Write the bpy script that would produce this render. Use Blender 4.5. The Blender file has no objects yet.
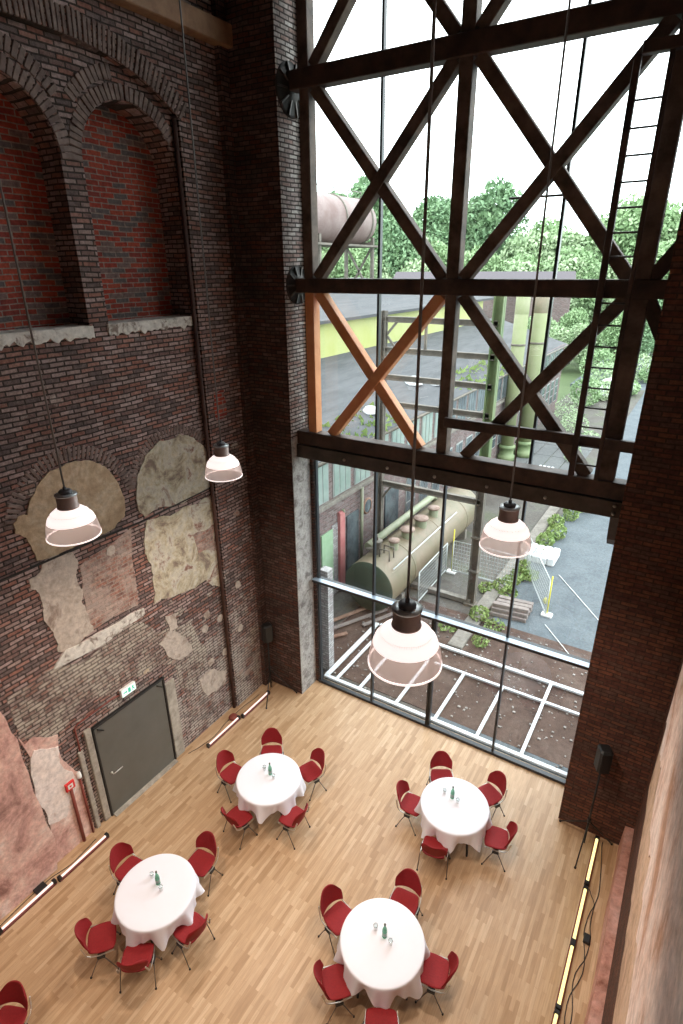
import bpy, math, random
from mathutils import Vector, Matrix, noise
random.seed(7)
PI = math.pi
S = bpy.context.scene
COL = S.collection
R = math.radians

# ------------------------------------------------------------------ materials
def newmat(name):
    m = bpy.data.materials.new(name); m.use_nodes = True
    nt = m.node_tree; nt.nodes.clear()
    out = nt.nodes.new('ShaderNodeOutputMaterial')
    return m, nt, out
def N(nt, t, **kw):
    n = nt.nodes.new(t)
    for k, v in kw.items():
        if k.startswith('i_'):
            n.inputs[k[2:].replace('_', ' ')].default_value = v
        else: setattr(n, k, v)
    return n
def c4(c): return (c[0], c[1], c[2], 1)
def ramp(nt, stops, interp='LINEAR'):
    r = nt.nodes.new('ShaderNodeValToRGB'); r.color_ramp.interpolation = interp
    e = r.color_ramp.elements
    while len(e) < len(stops): e.new(0.5)
    for i, (p, c) in enumerate(stops):
        e[i].position = p; e[i].color = c4(c)
    return r
def simple(name, col, col2=None, rough=.6, metal=0., scale=4., bump=0., det=6., spec=.5, stretch=None):
    m, nt, out = newmat(name); L = nt.links
    b = N(nt, 'ShaderNodeBsdfPrincipled', i_Roughness=rough, i_Metallic=metal)
    b.inputs['Specular IOR Level'].default_value = spec
    L.new(b.outputs[0], out.inputs[0])
    if col2 is None: b.inputs['Base Color'].default_value = c4(col)
    if col2 is not None or bump:
        tc = N(nt, 'ShaderNodeTexCoord'); mp = N(nt, 'ShaderNodeMapping')
        if stretch: mp.inputs['Scale'].default_value = stretch
        L.new(tc.outputs['Object'], mp.inputs[0])
        nz = N(nt, 'ShaderNodeTexNoise', i_Scale=scale, i_Detail=det, i_Roughness=.65)
        L.new(mp.outputs[0], nz.inputs[0])
        if col2 is not None:
            r = ramp(nt, [(.35, col), (.65, col2)]); L.new(nz.outputs[0], r.inputs[0]); L.new(r.outputs[0], b.inputs['Base Color'])
        if bump:
            bp = N(nt, 'ShaderNodeBump', i_Strength=bump, i_Distance=.02); L.new(nz.outputs[0], bp.inputs['Height']); L.new(bp.outputs[0], b.inputs['Normal'])
    return m
def emis(name, col, s):
    m, nt, out = newmat(name)
    e = N(nt, 'ShaderNodeEmission', i_Strength=s); e.inputs[0].default_value = c4(col)
    nt.links.new(e.outputs[0], out.inputs[0]); return m

def brick(name, cols, mortar, bw=.25, bh=.075, ms=.012, soot=.5, sootcol=(.02, .016, .014), lime=0., limetop=4.5, limecol=(.55, .5, .45), rough=.85, bump=.6, soots=.5):
    """brick courses laid on whichever vertical plane the face lies in"""
    m, nt, out = newmat(name); L = nt.links
    b = N(nt, 'ShaderNodeBsdfPrincipled', i_Roughness=rough); b.inputs['Specular IOR Level'].default_value = .25
    L.new(b.outputs[0], out.inputs[0])
    tc = N(nt, 'ShaderNodeTexCoord'); g = N(nt, 'ShaderNodeNewGeometry')
    sx = N(nt, 'ShaderNodeSeparateXYZ'); L.new(tc.outputs['Object'], sx.inputs[0])
    sn = N(nt, 'ShaderNodeSeparateXYZ'); L.new(g.outputs['Normal'], sn.inputs[0])
    ab = N(nt, 'ShaderNodeMath', operation='ABSOLUTE'); L.new(sn.outputs[0], ab.inputs[0])
    gt = N(nt, 'ShaderNodeMath', operation='GREATER_THAN'); L.new(ab.outputs[0], gt.inputs[0]); gt.inputs[1].default_value = .6
    mx = N(nt, 'ShaderNodeMix'); L.new(gt.outputs[0], mx.inputs[0]); L.new(sx.outputs[0], mx.inputs[2]); L.new(sx.outputs[1], mx.inputs[3])
    cb = N(nt, 'ShaderNodeCombineXYZ'); L.new(mx.outputs[0], cb.inputs[0]); L.new(sx.outputs[2], cb.inputs[1])
    # wobble of the courses
    wn = N(nt, 'ShaderNodeTexNoise', i_Scale=1.7, i_Detail=3.); L.new(tc.outputs['Object'], wn.inputs[0])
    wa = N(nt, 'ShaderNodeVectorMath', operation='MULTIPLY_ADD'); L.new(wn.outputs['Color'], wa.inputs[0]); wa.inputs[1].default_value = (.05, .05, 0); L.new(cb.outputs[0], wa.inputs[2])
    bt = N(nt, 'ShaderNodeTexBrick', offset=.5); bt.inputs['Scale'].default_value = 1.
    bt.inputs['Brick Width'].default_value = bw; bt.inputs['Row Height'].default_value = bh; bt.inputs['Mortar Size'].default_value = ms
    bt.inputs['Mortar Smooth'].default_value = .3; bt.inputs['Color1'].default_value = (0, 0, 0, 1); bt.inputs['Color2'].default_value = (1, 1, 1, 1); bt.inputs['Mortar'].default_value = (.5, .5, .5, 1)
    L.new(wa.outputs[0], bt.inputs[0])
    n = len(cols)
    r = ramp(nt, [(i / n, c) for i, c in enumerate(cols)], 'CONSTANT'); L.new(bt.outputs['Color'], r.inputs[0])
    # broad stains
    n1 = N(nt, 'ShaderNodeTexNoise', i_Scale=soots, i_Detail=8., i_Roughness=.7); L.new(tc.outputs['Object'], n1.inputs[0])
    r1 = ramp(nt, [(.38, (0, 0, 0)), (.68, (1, 1, 1))]); L.new(n1.outputs[0], r1.inputs[0])
    # fine mottling
    n2 = N(nt, 'ShaderNodeTexNoise', i_Scale=14., i_Detail=6., i_Roughness=.7); L.new(tc.outputs['Object'], n2.inputs[0])
    r2 = ramp(nt, [(.3, (.55, .55, .55)), (.7, (1.35, 1.35, 1.35))]); L.new(n2.outputs[0], r2.inputs[0])
    mm = N(nt, 'ShaderNodeMix', data_type='RGBA'); L.new(bt.outputs['Fac'], mm.inputs[0]); L.new(r.outputs[0], mm.inputs[6]); mm.inputs[7].default_value = c4(mortar)
    mu = N(nt, 'ShaderNodeMix', data_type='RGBA', blend_type='MULTIPLY'); mu.inputs[0].default_value = 1; L.new(mm.outputs[2], mu.inputs[6]); L.new(r2.outputs[0], mu.inputs[7])
    so = N(nt, 'ShaderNodeMix', data_type='RGBA'); sm = N(nt, 'ShaderNodeMath', operation='MULTIPLY'); L.new(r1.outputs[0], sm.inputs[0]); sm.inputs[1].default_value = soot
    L.new(sm.outputs[0], so.inputs[0]); L.new(mu.outputs[2], so.inputs[6]); so.inputs[7].default_value = c4(sootcol)
    last = so.outputs[2]
    if lime:
        zr = N(nt, 'ShaderNodeMapRange', clamp=True); L.new(sx.outputs[2], zr.inputs[0]); zr.inputs[1].default_value = limetop; zr.inputs[2].default_value = limetop - 3.; zr.inputs[3].default_value = 0; zr.inputs[4].default_value = .16
        n3 = N(nt, 'ShaderNodeTexNoise', i_Scale=1.9, i_Detail=12., i_Roughness=.78); L.new(tc.outputs['Object'], n3.inputs[0])
        ad = N(nt, 'ShaderNodeMath', operation='ADD'); L.new(n3.outputs[0], ad.inputs[0]); L.new(zr.outputs[0], ad.inputs[1])
        r3 = ramp(nt, [(.60, (0, 0, 0)), (.72, (lime, lime, lime))]); L.new(ad.outputs[0], r3.inputs[0])
        iv = N(nt, 'ShaderNodeMath', operation='MULTIPLY_ADD'); L.new(bt.outputs['Fac'], iv.inputs[0]); iv.inputs[1].default_value = -.8; iv.inputs[2].default_value = 1.
        lm = N(nt, 'ShaderNodeMath', operation='MULTIPLY'); L.new(iv.outputs[0], lm.inputs[0]); L.new(r3.outputs[0], lm.inputs[1])
        li = N(nt, 'ShaderNodeMix', data_type='RGBA'); L.new(lm.outputs[0], li.inputs[0]); L.new(last, li.inputs[6]); li.inputs[7].default_value = c4(limecol)
        last = li.outputs[2]
    L.new(last, b.inputs['Base Color'])
    inv = N(nt, 'ShaderNodeMath', operation='SUBTRACT'); inv.inputs[0].default_value = 1; L.new(bt.outputs['Fac'], inv.inputs[1])
    ad2 = N(nt, 'ShaderNodeMath', operation='MULTIPLY_ADD'); L.new(n2.outputs[0], ad2.inputs[0]); ad2.inputs[1].default_value = .8; L.new(inv.outputs[0], ad2.inputs[2])
    bp = N(nt, 'ShaderNodeBump', i_Strength=bump, i_Distance=.02); L.new(ad2.outputs[0], bp.inputs['Height']); L.new(bp.outputs[0], b.inputs['Normal'])
    return m

def layered(name, stops, scale=1.2, rough=.85, bump=.4, dist=.02, det=10., scale2=9.):
    m, nt, out = newmat(name); L = nt.links
    b = N(nt, 'ShaderNodeBsdfPrincipled', i_Roughness=rough); b.inputs['Specular IOR Level'].default_value = .25
    L.new(b.outputs[0], out.inputs[0])
    tc = N(nt, 'ShaderNodeTexCoord')
    n1 = N(nt, 'ShaderNodeTexNoise', i_Scale=scale, i_Detail=det, i_Roughness=.7, i_Distortion=.5); L.new(tc.outputs['Object'], n1.inputs[0])
    r = ramp(nt, stops); L.new(n1.outputs[0], r.inputs[0])
    n2 = N(nt, 'ShaderNodeTexNoise', i_Scale=scale2, i_Detail=8., i_Roughness=.7); L.new(tc.outputs['Object'], n2.inputs[0])
    r2 = ramp(nt, [(.3, (.7, .7, .7)), (.65, (1.15, 1.15, 1.15))]); L.new(n2.outputs[0], r2.inputs[0])
    mu = N(nt, 'ShaderNodeMix', data_type='RGBA', blend_type='MULTIPLY'); mu.inputs[0].default_value = 1; L.new(r.outputs[0], mu.inputs[6]); L.new(r2.outputs[0], mu.inputs[7])
    L.new(mu.outputs[2], b.inputs['Base Color'])
    bp = N(nt, 'ShaderNodeBump', i_Strength=bump, i_Distance=dist); L.new(n2.outputs[0], bp.inputs['Height']); L.new(bp.outputs[0], b.inputs['Normal'])
    return m

M = {}
M['brick_wall'] = brick('old_brick', [(0.374, 0.261, 0.239), (0.254, 0.158, 0.143), (0.478, 0.351, 0.329), (0.344, 0.164, 0.128), (0.419, 0.307, 0.284), (0.194, 0.143, 0.135), (0.404, 0.217, 0.179)], (0.067, 0.051, 0.045), soot=.55, lime=.8, limetop=4.6, bump=1., ms=.014)
M['brick_lime'] = brick('limewashed_brick', [(.30, .22, .20), (.25, .16, .14), (.38, .29, .26), (.3, .17, .14)], (.10, .08, .07), soot=.2, lime=.95, limetop=9, bump=1., ms=.014, limecol=(.52, .47, .40))
M['brick_dark'] = brick('sooty_brick', [(0.156, 0.086, 0.070), (0.108, 0.060, 0.050), (0.192, 0.120, 0.102), (0.144, 0.060, 0.043), (0.120, 0.084, 0.072)], (0.042, 0.031, 0.029), soot=.7, soots=.8)
M['brick_red'] = brick('red_brick', [(.36, .055, .035), (.30, .05, .035), (.13, .11, .11), (.40, .075, .045), (.26, .05, .04), (.34, .06, .04), (.2, .13, .12)], (.30, .25, .21), bw=.27, bh=.082, ms=.010, soot=.25)
M['brick_pale'] = brick('reddish_brick', [(.34, .16, .12), (.28, .13, .10), (.40, .24, .19), (.22, .12, .10)], (.36, .28, .24), soot=.15, lime=.5, limetop=9)
M['brick_reveal_lit'] = brick('lit_reveal_brick', [(.46, .40, .37), (.36, .29, .27), (.54, .49, .46), (.36, .25, .22)], (.07, .055, .05), soot=.2, ms=.014, bump=1.)  # reveal brick paler than the pier: window light put into its colour
M['render_grey'] = layered('rough_grey_render', [(.36, (.20, .18, .17)), (.5, (.42, .40, .38)), (.7, (.54, .52, .50))], scale=5., bump=1., scale2=20.)
M['brick_right'] = brick('brown_red_brick', [(.16, .062, .042), (.12, .05, .038), (.2, .08, .05), (.13, .07, .055)], (.07, .04, .03), soot=.45, soots=.7)
M['brick_out'] = brick('pinkish_brick', [(0.199, 0.121, 0.115), (0.171, 0.110, 0.103), (0.218, 0.165, 0.155), (0.142, 0.088, 0.081)], (0.199, 0.198, 0.196), soot=.2)
M['brick_out2'] = brick('whitewashed_brick', [(0.350, 0.336, 0.329), (0.420, 0.406, 0.399), (0.315, 0.280, 0.280)], (0.210, 0.196, 0.196), soot=.1)
M['voussoir'] = simple('arch_brick', (0.275, 0.209, 0.187), (0.132, 0.088, 0.077), .85, scale=5, bump=.5)
M['plaster_tan'] = layered('tan_plaster', [(.3, (0.343, 0.238, 0.152)), (.5, (0.522, 0.396, 0.266)), (.62, (0.618, 0.515, 0.387)), (.75, (0.372, 0.238, 0.145))])
M['plaster_grey'] = layered('pale_plaster', [(.36, (.30, .23, .19)), (.47, (.56, .49, .43)), (.6, (.46, .39, .33)), (.72, (.62, .56, .50))], scale=1.8)
M['plaster_yellow'] = layered('yellowish_plaster', [(.38, (.26, .20, .16)), (.47, (.50, .44, .32)), (.56, (.56, .53, .45)), (.64, (.26, .14, .11))], scale=2.2)
M['plaster_pink'] = layered('pink_plaster', [(.32, (0.300, 0.163, 0.138)), (.44, (0.625, 0.375, 0.325)), (.56, (0.775, 0.550, 0.475)), (.68, (0.875, 0.750, 0.688)), (.8, (0.562, 0.312, 0.200))], scale=1.3)
M['plaster_white'] = layered('white_plaster', [(.35, (0.605, 0.418, 0.330)), (.46, (0.858, 0.770, 0.726)), (.7, (0.814, 0.704, 0.638)), (.8, (0.462, 0.297, 0.220))], scale=1.6)
M['lime'] = layered('lime_crust', [(.36, (.16, .11, .10)), (.46, (.42, .36, .31)), (.58, (.60, .55, .47)), (.68, (.30, .22, .19)), (.8, (.6, .56, .5))], scale=3.)
M['chip_white'] = layered('chipped_whitewash', [(.38, (.25, .2, .17)), (.48, (.66, .63, .58)), (.75, (.72, .70, .66))], scale=5.)
M['plaster_right'] = layered('right_wall_plaster', [(.36, (0.537, 0.317, 0.220)), (.46, (0.756, 0.586, 0.512)), (.6, (0.854, 0.732, 0.683)), (.78, (0.805, 0.634, 0.561))], scale=.6, bump=.3)
M['plaster_peach'] = layered('peach_plaster', [(.34, (0.315, 0.210, 0.147)), (.48, (0.609, 0.420, 0.294)), (.7, (0.693, 0.525, 0.399))], scale=.9, bump=.3)
M['plinth'] = layered('pink_plinth', [(.32, (.22, .08, .05)), (.48, (.52, .26, .2)), (.7, (.62, .38, .32))], scale=1.5)
M['wood_old'] = simple('weathered_timber', (.055, .038, .028), (.17, .12, .09), .7, scale=3, bump=.4, stretch=(1, 1, 1))
M['wood_dark'] = simple('tarred_timber', (.030, .018, .013), (.085, .05, .035), .6, scale=3, bump=.3)
M['wood_new'] = simple('new_orange_timber', (.62, .25, .10), (.74, .36, .17), .55, scale=2.5, bump=.1)
M['wood_plate'] = simple('brown_timber', (.20, .10, .05), (.34, .19, .10), .7, scale=3, bump=.3)
M['steel_dark'] = simple('dark_steel', (.045, .038, .034), (.09, .075, .065), .45, .3, scale=3)
M['bolt'] = simple('bolt_metal', (.45, .43, .40), rough=.35, metal=.8)
M['frame'] = simple('window_frame', (.03, .034, .038), rough=.35, metal=.2)
M['sill_sky'] = simple('sky_tinted_sill', (.36, .44, .52), rough=.3, metal=.5)  # transom top coloured pale blue for the sky it reflects
M['iron'] = simple('black_iron', (.02, .02, .02), (.05, .04, .035), .6, .3)
M['black'] = simple('matt_black', (.012, .012, .012), rough=.5)
M['rubber'] = simple('black_rubber', (.02, .02, .02), rough=.7)
M['chrome'] = simple('brushed_metal', (.62, .60, .57), rough=.28, metal=.9)
M['leg'] = simple('leg_metal', (.22, .19, .17), rough=.35, metal=.85)
M['red'] = simple('red_fabric', (0.269, 0.006, 0.009), (0.215, 0.003, 0.007), .75, scale=40, bump=.15)
M['cloth'] = simple('white_linen', (0.808, 0.821, 0.906), rough=.8, scale=6, bump=.03)
M['door'] = simple('grey_door_paint', (.115, .115, .10), (.135, .135, .12), .4, scale=1.5)
M['concrete'] = layered('concrete', [(.3, (.28, .25, .21)), (.55, (.46, .42, .36)), (.8, (.56, .52, .46))], scale=2)
M['tubebody'] = simple('dark_red_tube_housing', (.13, .02, .015), rough=.4)
M['gland'] = simple('dark_grey_gland', (.10, .10, .11), rough=.4)
M['cable'] = simple('grey_cable', (.16, .15, .145), rough=.5)
M['white'] = simple('white_plastic', (.8, .8, .78), rough=.5)
M['signred'] = simple('red_sign', (.70, .03, .03), rough=.5)
M['step_shade'] = simple('dark_step_shade', (.055, .022, .016), (.10, .045, .032), .7, scale=3)
M['redpipe'] = simple('red_brown_pipe', (.22, .05, .035), rough=.55)
M['housing'] = simple('lamp_housing', (.42, .31, .28), (.52, .40, .36), .4, .25, scale=8)
M['ring'] = simple('lamp_ring_grey', (.55, .57, .58), rough=.35, metal=.4)
M['lit_warm'] = emis('lit_tube_warm', (1, .84, .34), 1.5)
M['lit_pink'] = emis('lit_tube_pink', (1, .76, .66), 1.35)
M['exit_glow'] = emis('exit_sign_glow', (.80, 1, .86), 1.15)
M['exit_green'] = emis('exit_sign_green', (.10, .62, .40), .9)
M['shade'] = simple('lit_lamp_dome', (.85, .80, .78), rough=.35)
_b = [n for n in M['shade'].node_tree.nodes if n.type == 'BSDF_PRINCIPLED'][0]; _b.inputs['Emission Color'].default_value = (1, .86, .82, 1); _b.inputs['Emission Strength'].default_value = .9
M['bulb'] = emis('lamp_bulb', (1, .86, .70), 3.)
M['whitebar'] = simple('white_steel_bar', (0.624, 0.648, 0.664), rough=.45)
M['tankgreen'] = simple('dull_olive_tank_paint', (0.135, 0.120, 0.072), (0.189, 0.143, 0.097), .5, scale=1.6, bump=.1)
M['tankend'] = simple('dark_green_tank_end', (0.040, 0.059, 0.037), (0.056, 0.073, 0.050), .5, scale=1.6)
M['rust'] = simple('rusty_iron', (0.180, 0.090, 0.060), (0.288, 0.180, 0.132), .8, scale=5, bump=.3)
M['lid'] = simple('dull_rusty_lid', (.20, .13, .10), (.32, .24, .20), .8, scale=5)
M['pipegreen'] = simple('pale_green_pipe', (0.198, 0.231, 0.143), (0.264, 0.264, 0.187), .5, scale=2)
M['colgreen'] = simple('moss_green_steel', (0.110, 0.165, 0.072), (0.187, 0.231, 0.110), .6, scale=1.3, bump=.1)
M['colyellow'] = simple('yellow_green_steel', (0.176, 0.208, 0.088), (0.224, 0.232, 0.136), .6, scale=1.)
M['girder'] = simple('rusty_girder', (0.085, 0.075, 0.060), (0.160, 0.140, 0.115), .7, scale=2.5, bump=.2)
M['roof'] = simple('grey_roofing_felt', (0.044, 0.047, 0.050), (0.076, 0.078, 0.083), .85, scale=.9, bump=.2, stretch=(3, .5, 1))
M['wall_yellow'] = simple('yellow_green_panel', (0.310, 0.340, 0.110), (0.360, 0.375, 0.170), .7, scale=.5)
M['pane_green'] = simple('milky_green_glass', (0.180, 0.250, 0.220), (0.270, 0.330, 0.300), .3, scale=1.4)
M['pane_dark'] = simple('dark_window_glass', (.05, .06, .07), (.14, .17, .18), .2, scale=1)
M['win_white'] = simple('pale_window_paint', (0.275, 0.290, 0.280), rough=.6)
M['pinkpaint'] = simple('pink_painted_door', (0.408, 0.132, 0.132), (0.468, 0.204, 0.192), .6, scale=3)
M['greenpaint'] = simple('pale_green_board', (0.228, 0.360, 0.216), (0.288, 0.408, 0.276), .7, scale=4)
M['tank_far'] = simple('faded_rust_tank', (0.158, 0.102, 0.093), (0.232, 0.177, 0.167), .7, scale=.7, bump=.1)
M['leaf'] = simple('hazed_mid_green_leaves', (0.172, 0.281, 0.125), (0.281, 0.390, 0.203), .7, scale=.6)  # leaf greens lightened: distance haze is mixed into their colour
M['leaf2'] = simple('hazed_pale_green_leaves', (0.264, 0.372, 0.201), (0.388, 0.480, 0.295), .7, scale=.6)
M['leaf3'] = simple('hazed_dark_green_leaves', (0.126, 0.225, 0.117), (0.209, 0.319, 0.167), .7, scale=.6)
M['weed'] = simple('yellow_green_weeds', (0.144, 0.228, 0.060), (0.252, 0.324, 0.108), .7, scale=2)
M['bark'] = simple('bark', (.12, .09, .06), rough=.9)
M['yellow'] = simple('yellow_plastic', (0.640, 0.576, 0.048), rough=.5)
M['tarp'] = simple('white_tarpaulin', (0.585, 0.600, 0.615), (0.675, 0.675, 0.675), .5, scale=4, bump=.3)
M['timbergrey'] = simple('grey_timber', (0.160, 0.130, 0.120), (0.250, 0.210, 0.190), .8, scale=6)
M['mesh'] = simple('galvanised_wire', (0.495, 0.522, 0.522), rough=.4, metal=.5)
M['carwhite'] = simple('white_car_paint', (.82, .82, .84), rough=.25)
M['carglass'] = simple('car_glass', (.03, .035, .04), rough=.1)
M['carlight'] = simple('red_tail_light', (.6, .02, .02), rough=.3)
M['roof_far'] = simple('mauve_roof', (0.081, 0.069, 0.077), rough=.8)

def glassmat(name, tint, refl=1., rough=0.):
    m, nt, out = newmat(name); L = nt.links
    t = N(nt, 'ShaderNodeBsdfTransparent'); t.inputs[0].default_value = c4(tint)
    g = N(nt, 'ShaderNodeBsdfGlossy', i_Roughness=rough)
    f = N(nt, 'ShaderNodeFresnel', i_IOR=1.5); mu = N(nt, 'ShaderNodeMath', operation='MULTIPLY'); mu.inputs[1].default_value = refl
    L.new(f.outputs[0], mu.inputs[0]); mx = N(nt, 'ShaderNodeMixShader'); L.new(mu.outputs[0], mx.inputs[0]); L.new(t.outputs[0], mx.inputs[1]); L.new(g.outputs[0], mx.inputs[2])
    L.new(mx.outputs[0], out.inputs[0]); return m
M['glass'] = glassmat('window_glass', (.95, .985, .975), 1.0)
M['tumbler'] = glassmat('clear_tumbler_glass', (.93, .97, .96), 1.6, .02)
def bottle_mat():
    m, nt, out = newmat('green_bottle_glass'); L = nt.links
    t = N(nt, 'ShaderNodeBsdfTransparent'); t.inputs[0].default_value = (.62, .92, .80, 1)
    b = N(nt, 'ShaderNodeBsdfPrincipled', i_Roughness=.08); b.inputs['Base Color'].default_value = (.26, .62, .46, 1)
    mx = N(nt, 'ShaderNodeMixShader'); mx.inputs[0].default_value = .5; L.new(t.outputs[0], mx.inputs[1]); L.new(b.outputs[0], mx.inputs[2]); L.new(mx.outputs[0], out.inputs[0]); return m
M['bottle'] = bottle_mat()
def prism_mat():
    # ribbed acrylic bell: part clear, part milky, lit from inside
    m, nt, out = newmat('ribbed_acrylic'); L = nt.links
    t = N(nt, 'ShaderNodeBsdfTransparent'); t.inputs[0].default_value = (.86, .78, .78, 1)
    tr = N(nt, 'ShaderNodeBsdfTranslucent'); tr.inputs[0].default_value = (.95, .85, .83, 1)
    d = N(nt, 'ShaderNodeBsdfGlossy', i_Roughness=.25); d.inputs[0].default_value = (.9, .8, .8, 1)
    a = N(nt, 'ShaderNodeMixShader'); a.inputs[0].default_value = .18; L.new(tr.outputs[0], a.inputs[1]); L.new(d.outputs[0], a.inputs[2])
    mx = N(nt, 'ShaderNodeMixShader'); mx.inputs[0].default_value = .55; L.new(t.outputs[0], mx.inputs[1]); L.new(a.outputs[0], mx.inputs[2])
    L.new(mx.outputs[0], out.inputs[0]); return m
M['acrylic'] = prism_mat()

def floor_mat():
    m, nt, out = newmat('oak_parquet'); L = nt.links
    b = N(nt, 'ShaderNodeBsdfPrincipled', i_Roughness=.36); L.new(b.outputs[0], out.inputs[0]); b.inputs['Specular IOR Level'].default_value = .4
    tc = N(nt, 'ShaderNodeTexCoord'); sx = N(nt, 'ShaderNodeSeparateXYZ'); L.new(tc.outputs['Object'], sx.inputs[0])
    cb = N(nt, 'ShaderNodeCombineXYZ'); L.new(sx.outputs[1], cb.inputs[0]); L.new(sx.outputs[0], cb.inputs[1])
    bt = N(nt, 'ShaderNodeTexBrick', offset=.37, offset_frequency=2); bt.inputs['Scale'].default_value = 1
    for k, v in (('Brick Width', .5), ('Row Height', .062), ('Mortar Size', .0012), ('Mortar Smooth', .1)): bt.inputs[k].default_value = v
    bt.inputs['Color1'].default_value = (0, 0, 0, 1); bt.inputs['Color2'].default_value = (1, 1, 1, 1); bt.inputs['Mortar'].default_value = (.0, .0, .0, 1)
    L.new(cb.outputs[0], bt.inputs[0])
    r = ramp(nt, [(0, (.40, .25, .135)), (.25, (.49, .325, .19)), (.75, (.54, .37, .225)), (1, (.60, .43, .275))]); L.new(bt.outputs['Color'], r.inputs[0])
    mp = N(nt, 'ShaderNodeMapping'); mp.inputs['Scale'].default_value = (30, 2.2, 1); L.new(tc.outputs['Object'], mp.inputs[0])
    n = N(nt, 'ShaderNodeTexNoise', i_Scale=1.5, i_Detail=6.); L.new(mp.outputs[0], n.inputs[0])
    r2 = ramp(nt, [(.3, (.86, .84, .82)), (.7, (1.08, 1.08, 1.08))]); L.new(n.outputs[0], r2.inputs[0])
    mu = N(nt, 'ShaderNodeMix', data_type='RGBA', blend_type='MULTIPLY'); mu.inputs[0].default_value = 1; L.new(r.outputs[0], mu.inputs[6]); L.new(r2.outputs[0], mu.inputs[7])
    L.new(mu.outputs[2], b.inputs['Base Color']); return m
M['floor'] = floor_mat()
M['concrete_out'] = layered('old_yard_concrete', [(.3, (.13, .12, .10)), (.55, (.22, .20, .175)), (.8, (.28, .26, .235))], scale=2)
M['gravel'] = layered('blue_grey_gravel', [(.3, (0.077, 0.091, 0.103)), (.5, (0.105, 0.123, 0.134)), (.7, (0.125, 0.143, 0.154)), (.8, (0.097, 0.108, 0.103))], scale=.9, bump=.4, scale2=14.)
M['soil'] = layered('bare_brown_soil', [(.3, (0.048, 0.029, 0.022)), (.5, (0.081, 0.050, 0.039)), (.62, (0.103, 0.071, 0.057)), (.75, (0.063, 0.046, 0.026))], scale=.8, bump=.6, scale2=7.)
M['yard'] = layered('yard_earth', [(.3, (0.069, 0.058, 0.050)), (.5, (0.107, 0.099, 0.088)), (.65, (0.092, 0.107, 0.061)), (.8, (0.130, 0.122, 0.107))], scale=.35, bump=.3)
M['meadow'] = layered('green_meadow', [(.3, (0.060, 0.090, 0.036)), (.6, (0.096, 0.132, 0.060)), (.8, (0.120, 0.138, 0.084))], scale=.08)
M['rubble'] = simple('pale_rubble', (.12, .10, .09), (.34, .31, .28), .9, scale=1.5)
M['slab'] = layered('grey_slab', [(.3, (0.107, 0.111, 0.111)), (.7, (0.150, 0.154, 0.154))], scale=.6)

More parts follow.
